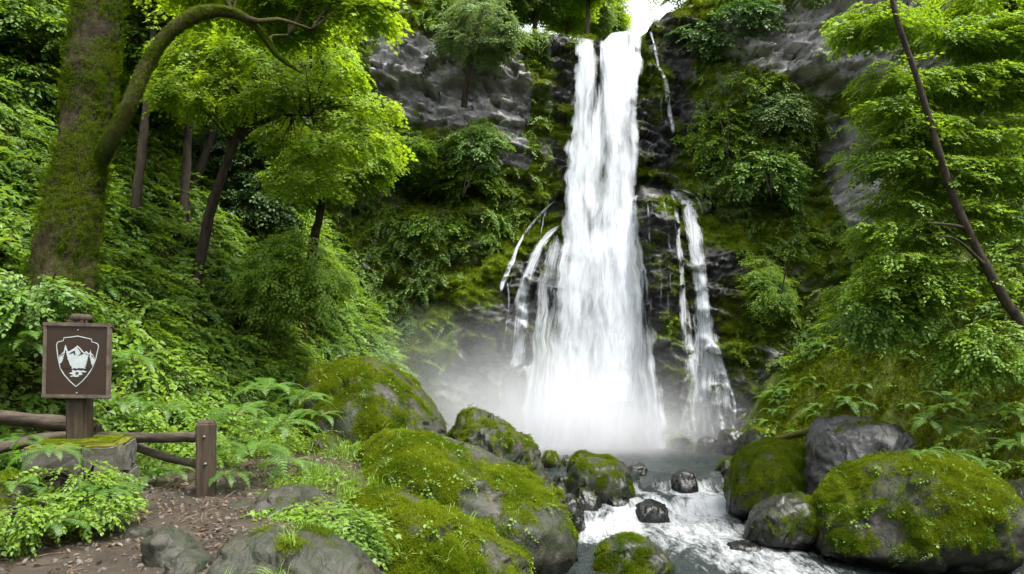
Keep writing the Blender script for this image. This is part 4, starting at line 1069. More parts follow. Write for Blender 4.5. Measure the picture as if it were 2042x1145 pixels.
for i, (lab, top, bp, Yc, dp, mo, wt) in enumerate([
    ('small dark rock where the pool meets the right bank', [(1384, 892), (1398, 873), (1415, 870), (1432, 880), (1440, 894)], 905, 17.6, 0.3, 0.15, 0.6),
    ('dark rounded rock at the far end of the pool beside the bank', [(1428, 890), (1440, 860), (1460, 852), (1480, 862), (1492, 890)], 905, 17.3, 0.4, 0.2, 0.6),
    ('mossy rock on the far right shore of the pool', [(1470, 894), (1500, 858), (1530, 850), (1570, 866), (1590, 896)], 915, 16.6, 0.5, 0.45, 0.2),
    ('brown rock splitting the cascade in two', [(1338, 966), (1346, 946), (1363, 938), (1382, 943), (1392, 966)], 985, 14.25, 0.3, 0.05, 1.0),
    ('reddish dark rock with water running over it under the cascade', [(1256, 1030), (1272, 1006), (1300, 997), (1322, 1006), (1338, 1030)], 1050, 12.6, 0.35, 0.0, 1.0),
    ('flat dark rock at the pool edge by the right boulders', [(1428, 936), (1440, 920), (1462, 915), (1485, 922), (1492, 938)], 950, 14.9, 0.3, 0.35, 0.6),
    ('thin dark rock breaking the surface near the pool lip', [(1250, 932), (1262, 926), (1278, 925), (1292, 934)], 945, 14.9, 0.2, 0.1, 0.8),
    ('small mossy rock left of the midstream boulder at the pool edge', [(1080, 918), (1090, 903), (1106, 905), (1120, 920)], 935, 15.4, 0.3, 0.5, 0.3),
    ('tiny rock in the pool beside the small mossy rock', [(1116, 920), (1125, 909), (1134, 910), (1142, 922)], 930, 15.6, 0.2, 0.3, 0.6),
    ('low wet rock in the narrow left channel', [(1110, 1028), (1122, 992), (1140, 985), (1158, 1000), (1168, 1030)], 1050, 11.9, 0.4, 0.15, 0.9),
    ('stepped dark rock in the left channel under the midstream boulder', [(1140, 992), (1155, 972), (1180, 975), (1196, 995), (1202, 1010)], 1030, 12.8, 0.4, 0.2, 0.9),
    ('dark rock just below the midstream boulder', [(1204, 1016), (1214, 994), (1236, 991), (1258, 1000), (1266, 1018)], 1040, 12.9, 0.3, 0.1, 0.9),
    ('flat rock lying in the left channel near the pool', [(1096, 968), (1110, 946), (1135, 944), (1150, 958), (1158, 975)], 1000, 13.6, 0.4, 0.1, 0.9),
    ('hidden rock under the foaming water at the lower right', [(1440, 1100), (1462, 1086), (1490, 1082), (1520, 1090), (1535, 1106)], 1125, 10.6, 0.3, 0.0, 1.0),
    ('dark rock under the right bank at the edge of the view', [(1965, 1060), (1985, 1000), (2020, 962), (2060, 960), (2100, 1010)], 1130, 11.0, 0.7, 0.25, 0.6),
    ('dim mossy rock at the water in the lower right corner', [(1985, 1150), (2005, 1105), (2040, 1085), (2085, 1095), (2120, 1150)], 1190, 9.3, 0.5, 0.4, 0.6)]):
    boulder(lab, top, bp, Yc, dp, 520+i, 'wet_boulder', moss=mo, wet_base=wt, wet_all=wt*0.9, tufts=350 if mo > 0.3 else 0, name='rock', cat='rock', nu=56, nv=44, facets=6, rough=0.15, base_z=U(0, bp, Yc)[2]-0.12)
for i, (lab, top, bp, dp, mo) in enumerate([
    ('rounded wet rock knob parting the waterfall at the ledge', [(1258, 440), (1266, 390), (1282, 367), (1302, 363), (1322, 372), (1338, 398), (1346, 440)], 560, 0.55, -0.1),
    ('dark wet rock on the ledge beside the right cascade', [(1390, 402), (1397, 386), (1406, 379), (1416, 386), (1424, 404)], 440, 0.3, 0.15),
    ('dark wet rock jutting out at the foot of the left cascades', [(985, 800), (1000, 752), (1030, 722), (1060, 718), (1078, 745), (1086, 800)], 870, 0.5, 0.1)]):
    Yk = float(on_cliff(np.array(top[len(top)//2][0]), np.array(top[len(top)//2][1]+30), 0.0)[1])
    boulder(lab, top, bp, Yk+dp*0.25, dp, 590+i, 'grey_rock' if i == 0 else 'wet_boulder', moss=mo, wet_base=0.7, wet_all=0.35 if i == 0 else 0.8, name='rock', cat='rock', nu=64, nv=48, facets=5, rough=0.16)
for i, (lab, top, bp, Yc, dp, mo, mt_) in enumerate([
    ('sharp brown rock lying on the path', [(286, 1112), (300, 1075), (318, 1050), (335, 1058), (365, 1078), (390, 1098), (405, 1125)], 1160, 4.6, 0.22, 0.05, 'boulder'),
    ('dark angular rock beside the sharp brown rock', [(335, 1145), (350, 1112), (375, 1098), (400, 1108), (420, 1150)], 1190, 4.4, 0.2, 0.1, 'boulder'),
    ('small dark stone half sunk in the path', [(246, 1074), (254, 1056), (272, 1050), (292, 1058), (300, 1078)], 1090, 5.1, 0.12, 0.0, 'boulder'),
    ('flat brown rock behind the foreground plants', [(475, 1045), (500, 1000), (545, 978), (600, 974), (640, 990), (670, 1040)], 1070, 6.2, 0.5, 0.18, 'boulder'),
    ('low flat stone set in the path near the fence post', [(432, 1012), (450, 1003), (480, 1001), (510, 1006), (530, 1016)], 1030, 6.2, 0.2, 0.1, 'boulder'),
    ('mossy stone under the hillside where the path narrows', [(614, 905), (622, 880), (645, 870), (668, 878), (680, 905)], 930, 9.9, 0.4, 0.4, 'boulder'),
    ('flat wet stone step where the path narrows', [(622, 938), (640, 915), (665, 908), (690, 918), (702, 940)], 960, 9.2, 0.4, 0.05, 'wet_boulder'),
    ('lower stone step in the narrow part of the path', [(620, 962), (636, 944), (660, 940), (680, 945), (690, 965)], 985, 8.6, 0.3, 0.05, 'wet_boulder'),
    ('rough mossy rock in the bottom left corner among ferns', [(-60, 1040), (-30, 970), (10, 948), (45, 965), (62, 1000), (80, 1060)], 1120, 5.0, 0.35, 0.4, 'boulder')]):
    boulder(lab, top, bp, Yc, dp, 560+i, mt_, moss=mo, tufts=500 if mo > 0.3 else 0, creeper=40 if mo > 0.35 else 0, name='rock', cat='rock', nu=48, nv=36, facets=8, rough=0.2, fine=1, tuft_size=(0.5, 1.2))

# ------------------------------------------------------------------ timber: fence, sign, stone plinth
def wood(name, c1, c2, stretch, rough=0.85):
    return solid(name, c1, c2, rough, 9.0, 0.7, 0.03, stretch)
M['wood_post'] = wood('weathered_post', (0.018, 0.013, 0.008), (0.064, 0.046, 0.028), (2.2, 2.2, 0.22))
M['wood_rail'] = wood('weathered_rail', (0.018, 0.014, 0.010), (0.085, 0.067, 0.050), (0.25, 0.6, 2.2), 0.6)
M['sign_brown'] = solid('sign_brown_paint', (0.018, 0.010, 0.0055), (0.026, 0.0145, 0.008), 0.5, 5, 0.15, 0.004)
M['sign_frame'] = solid('sign_frame_wood', (0.035, 0.027, 0.018), (0.115, 0.092, 0.068), 0.8, 14, 0.5, 0.008)
M['sign_white'] = solid('sign_white_paint', (0.26, 0.30, 0.30), (0.36, 0.40, 0.40), 0.6, 30, 0.1, 0.002)
M['bolt'] = solid('bolt_metal', (0.10, 0.09, 0.08), (0.16, 0.15, 0.13), 0.5)

def rbox(sx, sy, sz, r=0.01, seed=0, rough=0.0, cuts=0, top_bevel=0.0):
    """rounded box centred in x and y, standing on z = 0"""
    import bmesh
    bm = bmesh.new(); bmesh.ops.create_cube(bm, size=1)
    bmesh.ops.scale(bm, vec=(sx, sy, sz), verts=bm.verts); bmesh.ops.translate(bm, vec=(0, 0, sz/2), verts=bm.verts)
    if top_bevel:
        es = [e for e in bm.edges if all(v.co.z > sz*0.9 for v in e.verts)]
        bmesh.ops.bevel(bm, geom=es, offset=top_bevel, segments=1, affect='EDGES')
    bmesh.ops.bevel(bm, geom=[e for e in bm.edges], offset=r, segments=2, affect='EDGES')
    if cuts: bmesh.ops.subdivide_edges(bm, edges=[e for e in bm.edges if e.calc_length() > 0.04], cuts=cuts, use_grid_fill=True)
    bm.normal_update()
    V = np.array([v.co[:] for v in bm.verts]); Nn = np.array([v.normal[:] for v in bm.verts])
    if rough: V = V+Nn*(rough*fbm(V, 7, 4, seed))[:, None]
    bmesh.ops.triangulate(bm, faces=bm.faces)
    F = np.array([[v.index for v in f.verts] for f in bm.faces]); bm.free()
    return V, F

def rail_mesh(a, b, r, seed, origin, bend=0.0):
    a, b = np.array(a), np.array(b); t = np.linspace(0, 1, 14)[:, None]
    path = a+(b-a)*t; path[:, 2] += bend*np.sin(PI*t[:, 0])
    rr = r*(1+0.10*np.sin(np.linspace(0, 5, 14)+seed))
    V, F = tube(path, rr, 14, 0.35, seed, freq=2.5)
    return make_mesh('rail', V-np.array(origin), F, M['wood_rail'])

fp = np.array(U(411, 985, 6.6)); fp[2] = float(ground_z(fp[0], fp[1]))-0.08
fence = thing('log_fence', 'low weathered log fence with square posts behind the path', 'fence', fp)
top_z = U(411, 838, 6.6)[2]
V, F = rbox(0.165, 0.165, top_z-fp[2], 0.012, 1, 0.02, 2, 0.03); o = link('post', make_mesh('post', V, F, M['wood_post'], False), fence, rot=(0, 0, 0.25))
for k_, (bx_, bz_) in enumerate([(0.02, top_z-fp[2]-0.15), (0.03, 0.40)]):
    V, F = tube([(bx_, -0.075, bz_), (bx_, -0.098, bz_)], [0.014, 0.010], 8); link('bolt', make_mesh('bolt', V, F, M['bolt']), fence)
sp = np.array(U(186, 880, 7.35)); sz_ = U(186, 845, 7.35)[2]; gz = float(ground_z(sp[0], sp[1]))-0.1
V, F = rbox(0.15, 0.15, sz_-gz, 0.012, 2, 0.02, 2, 0.02); link('post', make_mesh('post', V, F, M['wood_post'], False), fence, loc=np.array([sp[0], sp[1], gz])-fp, rot=(0, 0, 0.35))
link('rail', rail_mesh(U(186, 872, 7.3), U(404, 871, 6.62), 0.055, 1, fp, -0.01), fence)
link('rail', rail_mesh(U(270, 890, 7.15), U(404, 926, 6.62), 0.045, 2, fp, -0.03), fence)
link('rail', rail_mesh(U(-60, 826, 5.9), U(180, 851, 7.2), 0.075, 3, fp, 0.0), fence)
link('rail', rail_mesh(U(-60, 908, 5.7), U(175, 868, 7.2), 0.06, 4, fp, 0.03), fence)

# stone plinth: courses of rough blocks
pc = np.array(U(165, 905, 5.9)); ptop = U(165, 886, 5.7)[2]; pg = float(ground_z(pc[0], pc[1]))-0.15
plinth = thing('stone_plinth', 'low mossy plinth of rough mortared stones under the brown sign', 'plinth', (pc[0], pc[1], pg), 0.33)
rs = random.Random(5)
h_tot = ptop-pg; courses = [h_tot*0.40, h_tot*0.26, h_tot*0.34]; zz_ = 0.0
core = rbox(0.56, 0.50, h_tot-0.04, 0.02, 3, 0.02, 1)
link('mortar', make_mesh('mortar', core[0], core[1], M['plinth'], False, attrs={'moss': np.full(len(core[0]), 0.1), 'wet': np.full(len(core[0]), 0.3)}), plinth)
for ci, hc in enumerate(courses):
    for side in range(4):
        L_ = 0.66 if side % 2 == 0 else 0.60
        cuts_ = [0, rs.uniform(0.38, 0.62), 1] if ci < 2 else [0, rs.uniform(0.55, 0.7), 1]
        for q in range(2):
            w_ = (cuts_[q+1]-cuts_[q])*L_-0.015; cx_ = (cuts_[q]+cuts_[q+1])/2*L_-L_/2
            V, F = rbox(w_, rs.uniform(0.10, 0.15), hc-0.014, 0.018, rs.random()*50, 0.05, 2)
            d_ = (0.27 if side % 2 == 0 else 0.30)+rs.uniform(-0.012, 0.02)
            a_ = side*PI/2
            off = np.array([cx_*math.cos(a_)+d_*math.sin(a_), cx_*math.sin(a_)-d_*math.cos(a_), zz_+0.007])
            n_ = len(V); mossv = sstep(0.75, 1.0, V[:, 2]/hc)*(0.75 if ci == 2 else 0.25)
            link('stone', make_mesh('stone', V, F, M['plinth'], False, attrs={'moss': mossv, 'wet': np.zeros(n_)}), plinth, off, (rs.uniform(-.03, .03), rs.uniform(-.03, .03), a_))
    zz_ += hc
V, F = rbox(0.60, 0.54, 0.05, 0.02, 9, 0.03, 3)
link('capstone', make_mesh('capstone', V, F, M['plinth'], False, attrs={'moss': np.full(len(V), 0.75), 'wet': np.zeros(len(V))}), plinth, (0, 0, h_tot-0.03))
cap_z = h_tot+pg+0.02
r = np.random.default_rng(44); n_ = 500
P = np.stack([r.uniform(-0.28, 0.28, n_), r.uniform(-0.25, 0.25, n_), np.full(n_, h_tot+0.02)], -1); P = P[fbm(P, 4, 3, 45) > -0.15]
scatter('moss', MOSS, [M['moss_blade']], P, np.stack([P[:, 0]*0, P[:, 0]*0, r.uniform(0, 6, len(P))], -1), r.uniform(0.3, 0.8, len(P)), np.full(len(P), 0.2), parent=plinth)

# the sign on its post
sy = 5.95; sb = np.array(U(151, 880, sy)); stop = U(157, 627, sy)[2]
sign = thing('trail_sign', 'brown square sign with white mountain and trees emblem on a wooden post', 'sign', (sb[0]+0.035, sb[1], cap_z-0.03), math.radians(6))
H = stop-cap_z+0.03
V, F = rbox(0.172, 0.16, H-0.03, 0.022, 6, 0.015, 3); link('post', make_mesh('post', V, F, M['wood_post'], False), sign)
V, F = tube([(0.012, 0, H-0.06), (0.012, 0, H-0.02), (0.012, 0, H)], [0.088, 0.086, 0.070], 18, 0.06, 3); link('post_cap', make_mesh('post_cap', V, F, M['wood_post']), sign)
PW, PH = 0.53, 0.622
pz = U(157, 719, sy)[2]-(cap_z-0.03)
panel = link('sign_panel', None, sign, (0.04, -0.115, pz), (0, math.radians(1.2), 0))
V, F = rbox(PW, 0.03, PH, 0.008, 0, 0, 0)
V = V-np.array([0, 0, PH/2]); panel_mesh = make_mesh('sign_panel', V, F, M['sign_brown'], False)
bpy.data.objects.remove(panel)
panel = link('sign_panel', panel_mesh, sign, (0.04, -0.115, pz), (0, math.radians(1.2), 0))
mb = MB(); e_ = 0.017
for (w_, h_, x_, z_) in [(PW+0.024, e_*2, 0, PH/2-e_+0.012), (PW+0.024, e_*2, 0, -PH/2+e_-0.012), (e_*1.7, PH-0.02, -PW/2+e_*0.5, 0), (e_*1.7, PH-0.02, PW/2-e_*0.5, 0)]:
    V, F = rbox(w_, 0.045, h_, 0.006, x_*9, 0.004, 2); mb.add(V+np.array([x_, -0.004, z_-h_/2]), F)
link('frame', mb.mesh('frame', M['sign_frame'], False), panel)
for z_ in (PH*0.42, -PH*0.445):
    V, F = tube([(0.005, -0.014, z_), (0.005, -0.021, z_)], [0.009, 0.006], 8); link('bolt', make_mesh('bolt', V, F, M['bolt']), panel)
KX, KY, KS = 495.0, 640.0, PH/915.0
def em(p): return ((p[0]-KX)*KS, -(p[1]-KY)*KS)
def flat(name, polys, y, mat, th=0.0015):
    import bmesh
    bm = bmesh.new()
    for poly in polys:
        vs_ = [bm.verts.new((em(p)[0], y, em(p)[1])) for p in poly]
        f = bm.faces.new(vs_)
    bmesh.ops.recalc_face_normals(bm, faces=bm.faces)
    bmesh.ops.triangulate(bm, faces=bm.faces)
    ret = bmesh.ops.extrude_face_region(bm, geom=bm.faces[:])
    bmesh.ops.translate(bm, vec=(0, -th, 0), verts=[v for v in ret['geom'] if isinstance(v, bmesh.types.BMVert)])
    bmesh.ops.recalc_face_normals(bm, faces=bm.faces)
    me = bpy.data.meshes.new(name); bm.to_mesh(me); bm.free(); me.materials.append(mat)
    return tag(link(name, me, panel), kind='stuff')
half = [(500, 325), (585, 343), (670, 362), (672, 394), (715, 405), (745, 422), (756, 452), (748, 500), (736, 560), (728, 610), (712, 660), (682, 742), (650, 795), (620, 840), (560, 910), (492, 970)]
lhs = [(420, 905), (350, 825), (322, 780), (298, 738), (282, 660), (268, 600), (262, 560), (252, 480), (250, 440), (264, 408), (328, 388), (338, 350), (420, 340)]
outl = half+lhs; cen_ = np.array([500, 600.0])
quads = []
for i in range(len(outl)):
    a, b = np.array(outl[i], float), np.array(outl[(i+1) % len(outl)], float)
    ia, ib = [c-(c-cen_)/np.linalg.norm(c-cen_)*11 for c in (a, b)]
    quads.append([a, b, ib, ia])
flat('emblem', quads, -0.0155, M['sign_white'])
flat('emblem', [[(288, 580), (318, 556), (345, 520), (351, 470), (359, 442), (368, 470), (380, 500), (388, 525), (408, 522), (440, 500), (470, 478), (500, 450), (530, 474), (558, 508), (586, 538), (604, 515), (622, 530), (640, 548), (652, 530), (659, 498), (664, 540), (690, 565), (705, 600), (711, 640), (704, 690), (690, 700), (672, 690),
                 (640, 690), (610, 725), (600, 740), (560, 735), (530, 738), (516, 725), (505, 742), (480, 735), (462, 738), (440, 745), (438, 715), (420, 700), (400, 640), (380, 620), (340, 620), (318, 670), (298, 676), (290, 630)],
                [(405, 805), (425, 790), (455, 785), (440, 765), (452, 755), (480, 768), (510, 757), (540, 762), (560, 757), (600, 770), (618, 780), (590, 784), (548, 785), (570, 808), (555, 820), (520, 822), (528, 838), (490, 846), (460, 838), (424, 844), (430, 832), (460, 822), (440, 808)]], -0.0155, M['sign_white'])
def pine(cx, top, bot, w, seed):
    rr = random.Random(seed); L_, R_ = [], []
    n = 9
    for i in range(n):
        t = (i+1)/n; y_ = top+(bot-top)*t; ww = w*t**1.05
        L_ += [(cx-ww-rr.uniform(0, 5), y_), (cx-ww*0.66, y_+3)]; R_ += [(cx+ww+rr.uniform(0, 5), y_), (cx+ww*0.66, y_+3)]
    return [(cx, top)]+R_+L_[::-1]
flat('emblem', [pine(363, 505, 735, 62, 1), pine(642, 548, 728, 46, 2)], -0.0175, M['sign_brown'])
flat('emblem', [[(400, 556), (440, 528), (472, 512), (482, 570), (466, 560), (456, 540), (430, 552)], [(500, 466), (526, 490), (560, 535), (586, 546), (545, 562), (512, 578), (545, 545), (530, 512), (508, 484)], [(288, 586), (330, 560), (344, 546), (340, 566), (300, 584)], [(592, 536), (610, 548), (630, 556), (618, 562)],
                 [(668, 555), (688, 578), (700, 600), (690, 596), (672, 574)], [(486, 790), (505, 780), (525, 792), (520, 806), (498, 815), (486, 804)], [(455, 745), (470, 732), (500, 748), (470, 756)], [(524, 735), (560, 732), (600, 742), (575, 752), (545, 765), (536, 752)]], -0.0175, M['sign_brown'])

# ------------------------------------------------------------------ bark and trees
def bark_material(name, dark, light, moss_amt):
    m, ns, ls = new_mat(name)
    out = N(ns, 'ShaderNodeOutputMaterial'); p = N(ns, 'ShaderNodeBsdfPrincipled')
    tc = N(ns, 'ShaderNodeTexCoord'); mp = N(ns, 'ShaderNodeMapping'); mp.inputs['Scale'].default_value = (3.5, 3.5, 1.0)
    ls.new(tc.outputs['Object'], mp.inputs[0])
    n1 = noise_node(ns, ls, mp.outputs[0], 3.0, 9, 0.7, 0.6); n2 = noise_node(ns, ls, tc.outputs['Object'], 1.7, 6, 0.65); n3 = noise_node(ns, ls, tc.outputs['Object'], 40, 5, 0.7)
    c = mixc(ns, ls, ramp(ns, ls, n1, [(0.35, 0.0), (0.65, 1.0)]), dark, light)
    mm = math_node(ns, ls, 'ADD', math_node(ns, ls, 'MULTIPLY', attr(ns, 'moss'), 1.0), math_node(ns, ls, 'MULTIPLY_ADD', n2, 1.0))
    mm.node.inputs[1].links[0].from_node.inputs[2].default_value = -0.5+moss_amt
    mf = ramp(ns, ls, mm, [(0.35, 0.0), (0.6, 1.0)])
    mc = mixc(ns, ls, ramp(ns, ls, n3, [(0.3, 0.0), (0.7, 1.0)]), (0.016, 0.020, 0.003), (0.075, 0.075, 0.008))
    ls.new(mixc(ns, ls, mf, c, mc), p.inputs['Base Color']); p.inputs['Roughness'].default_value = 0.9; p.inputs['Specular IOR Level'].default_value = 0.2
    h = math_node(ns, ls, 'ADD', n1, math_node(ns, ls, 'MULTIPLY', n3, 0.3))
    ls.new(bump(ns, ls, h, 1.0, 0.05), p.inputs['Normal']); ls.new(p.outputs[0], out.inputs['Surface'])
    return m
M['bark_moss'] = bark_material('mossy_bark', (0.006, 0.0045, 0.0022), (0.032, 0.022, 0.009), 0.36)
M['bark'] = bark_material('maple_bark', (0.016, 0.012, 0.008), (0.055, 0.044, 0.030), 0.10)
M['bark_grey'] = bark_material('alder_bark', (0.025, 0.02, 0.014), (0.085, 0.068, 0.048), 0.02)

def crown_points(blobs, cen, seed, tiers=0.0):
    """blobs: (point, (rx, ry, rz), n)"""
    r = np.random.default_rng(seed); Ps, Ys = [], []
    for c, rad, n in blobs:
        c = np.array(c); d = r.normal(0, 1, (n, 3)); d /= np.linalg.norm(d, axis=1)[:, None]
        q = d*(r.uniform(0, 1, n)**0.45)[:, None]
        if tiers:
            k = max(2, int(round(rad[2]*2/tiers))); qz = (q[:, 2]+1)/2*k; q[:, 2] = ((np.floor(qz)+0.5+(qz-np.floor(qz)-0.5)*0.35)/k)*2-1
            q[:, 2] -= 0.35*(q[:, 0]**2+q[:, 1]**2)*0.6
        p = c+q*np.array(rad)
        nz = fbm(p, 1.1, 3, seed)
        k_ = nz > -0.16+0.1*r.normal(0, 1, n); p = p[k_]
        dirv = p-np.array(cen); dirv = 0.45*dirv/(np.linalg.norm(dirv, axis=1)[:, None]+1e-6)+0.8*(p-c)/np.array(rad)
        Ps.append(p); Ys.append(yaw_from(dirv[:, 0], dirv[:, 1]))
    P = np.vstack(Ps); yw = np.concatenate(Ys)+r.normal(0, 0.6, len(P))
    return P, yw, r

def tree(name, label, cat, trunk, limbs=(), blobs=(), protos=None, leaf='leaf_mid', bark='bark', seed=0, size=(0.6, 1.2), tint=(0.0, 0.6), group=None, rough=0.35, sides=14, mossy=0, tiers=0.35, pitch=(-0.55, 0.05), twigs=True, base_extra=True, mossT=0.05):
    """trunk, limbs: [(px, py, Y, radius px)...]; blobs: (px, py, Y, rx px, rz px, depth m, n)"""
    def W3(l): return np.array([U(a, b, c) for a, b, c, _ in l]), np.array([q/FPX*c for _, _, c, q in l])
    tp, tr_ = W3(trunk)
    if tp[0][1] < 20:
        dn = tp[0]-tp[1]; dn = dn/np.linalg.norm(dn)*0.6+np.array([0, 0, -0.4]); q = tp[0].copy(); k = 0
        while q[2] > float(ground_z(q[0], q[1]))-0.2 and k < 60: q = q+dn*0.1; k += 1
        if k: tp = np.vstack([q, tp]); tr_ = np.concatenate([[tr_[0]*1.1], tr_])
    base = tp[0].copy()
    t = thing(name, label, cat, base, 0, group)
    V, F = tube(tp, tr_, sides, rough, seed, n=max(24, len(tp)*10)*(3 if sides > 30 else 1), freq=2.2, ridge=0.15 if sides > 30 else 0.0)
    tk = link('trunk', make_mesh('trunk', V-base, F, M[bark], attrs={'moss': np.full(len(V), 0.0)}), t)
    def moss_on(part, path, rad, n, VV=None):
        r = np.random.default_rng(seed+50); Q = crom(np.hstack([path, rad[:, None]]), 60)
        i = r.integers(1, 58, n); f = r.uniform(0, 1, n)[:, None]; C_ = Q[i]*(1-f)+Q[i+1]*f; a = r.uniform(0, 2*PI, n)
        nr = np.stack([np.cos(a), np.sin(a), np.zeros(n)], -1); ax = (Q[i+1]-Q[i])[:, :3]; ax /= np.linalg.norm(ax, axis=1)[:, None]
        nr = nr-(nr*ax).sum(1)[:, None]*ax; nr /= np.linalg.norm(nr, axis=1)[:, None]+1e-9
        up = nr[:, 2] > -2; P = C_[:, :3]+nr*C_[:, 3:4]*(1+rough*0.25*fbm(C_[:, :3]+nr*C_[:, 3:4], 2.2, 4, seed))[:, None]
        if VV is not None:
            i = r.integers(0, len(VV)-2, n); P = VV[i]+r.normal(0, 0.03, (n, 3)); ci = np.abs(P[:, None, 2]-Q[None, :, 2]).argmin(1); nr = P-Q[ci, :3]; nr[:, 2] *= 0.2; nr /= np.linalg.norm(nr, axis=1)[:, None]+1e-9
        k = fbm(P, 2.0, 3, seed+9)+0.15*r.normal(0, 1, n) > (-0.12 if rad.max() > 0.2 else 0.0)
        P, nr = P[k], nr[k]; nr = nr*0.8+np.array([0, 0, -0.5])
        R = np.array([(Vector(v).to_track_quat('Z', 'Y').to_matrix()@Matrix.Rotation(b, 3, 'Z')).to_euler() for v, b in zip(nr, r.uniform(0, 6.28, len(P)))])
        scatter('moss', MOSS, [M['moss_blade']], P, R, r.uniform(0.5, 1.2, len(P))*(1.35 if rad.max() > 0.2 else 0.7), mossT+0.35*sstep(-0.3, 0.3, fbm(P, 1.5, 2, seed)), parent=part, loc=base)
    if mossy: moss_on(tk, tp, tr_, mossy, V if sides > 30 else None)
    for li, l in enumerate(limbs):
        lp, lr = W3(l); V, F = tube(lp, lr, 10, rough*0.8, seed+li+1, n=max(20, len(lp)*7), freq=3.0)
        lo = link('branch', make_mesh('branch', V-base, F, M[bark], attrs={'moss': np.full(len(V), 0.12)}), t)
        if mossy and li == 0: moss_on(lo, lp, lr, mossy//3)
    if blobs:
        B = [(U(a, b, c), (rx/FPX*c, dy, rz/FPX*c), n) for a, b, c, rx, rz, dy, n in blobs]
        r = random.Random(seed+3)
        if twigs:
            allp = np.vstack([crom(tp, 40)[8:]]+[crom(W3(l)[0], 30) for l in limbs])
            for c, rad, n in B:
                c = np.array(c); d = np.linalg.norm(allp-c-np.array([0, 0, -0.5]), axis=1); s0 = allp[d.argmin()]
                mb = MB()
                for q in range(3):
                    end = c+np.array([r.uniform(-.7, .7)*rad[0], r.uniform(-.7, .7)*rad[1], r.uniform(-.3, .6)*rad[2]])
                    mid = (s0*0.5+end*0.5)+np.array([0, 0, 0.12*np.linalg.norm(end-s0)])
                    rr = 0.007+0.006*np.linalg.norm(end-s0)
                    add_tube(mb, [s0, mid, end], [rr, rr*0.6, rr*0.2], 6, 0.2, seed+q, n=12)
                V, F, mi = mb.arrays(); link('branch', make_mesh('branch', V-base, F, M[bark], attrs={'moss': np.full(len(V), 0.0)}), t)
        P, yw, r2 = crown_points(B, tp[-1], seed+5, tiers)
        n = len(P); R = np.stack([r2.uniform(*pitch, n), r2.normal(0, 0.22, n), yw], -1)
        T = tint[0]+tint[1]*sstep(-0.35, 0.35, fbm(P, 0.8, 3, seed+6))
        scatter('crown', protos, [M[leaf], M['twig']], P, R, r2.uniform(*size, n), T, parent=t, loc=base)
    return t

# the big mossy trunk at the left
tree('maple_tree', 'huge leaning mossy tree trunk with one arching branch', 'tree',
     [(100, 660, 8.6, 72), (118, 580, 8.7, 56), (138, 460, 8.8, 46), (156, 360, 8.9, 42), (172, 250, 9.0, 39), (184, 130, 9.1, 38), (196, 0, 9.2, 38), (215, -160, 9.4, 52), (235, -420, 9.7, 40)],
     [[(160, 420, 8.95, 10), (186, 350, 8.9, 13), (210, 300, 8.8, 15), (233, 258, 8.7, 14), (260, 205, 8.65, 14), (293, 130, 8.7, 13), (330, 75, 8.75, 12), (380, 35, 8.8, 14), (430, 22, 8.9, 12), (480, 32, 9.0, 9), (520, 65, 9.1, 6), (552, 110, 9.2, 4), (600, 145, 9.3, 2)],
      [(480, 32, 9.0, 7), (515, 42, 9.0, 5), (560, 40, 9.1, 4), (620, 58, 9.2, 2)],
      [(552, 110, 9.2, 4), (540, 75, 9.2, 3), (575, 70, 9.3, 2)]],
     [(470, -30, 10.0, 110, 36, 0.6, 160), (610, -15, 10.0, 100, 34, 0.6, 200), (560, 40, 10.3, 70, 24, 0.4, 70), (330, -60, 10.2, 110, 40, 0.6, 160), (720, 12, 10.0, 70, 24, 0.4, 90)],
     SPRAY_MAPLE, 'leaf_lime', 'bark_moss', 600, (0.55, 0.95), (0.15, 0.6), None, 0.30, 64, 26000, mossT=-0.38)
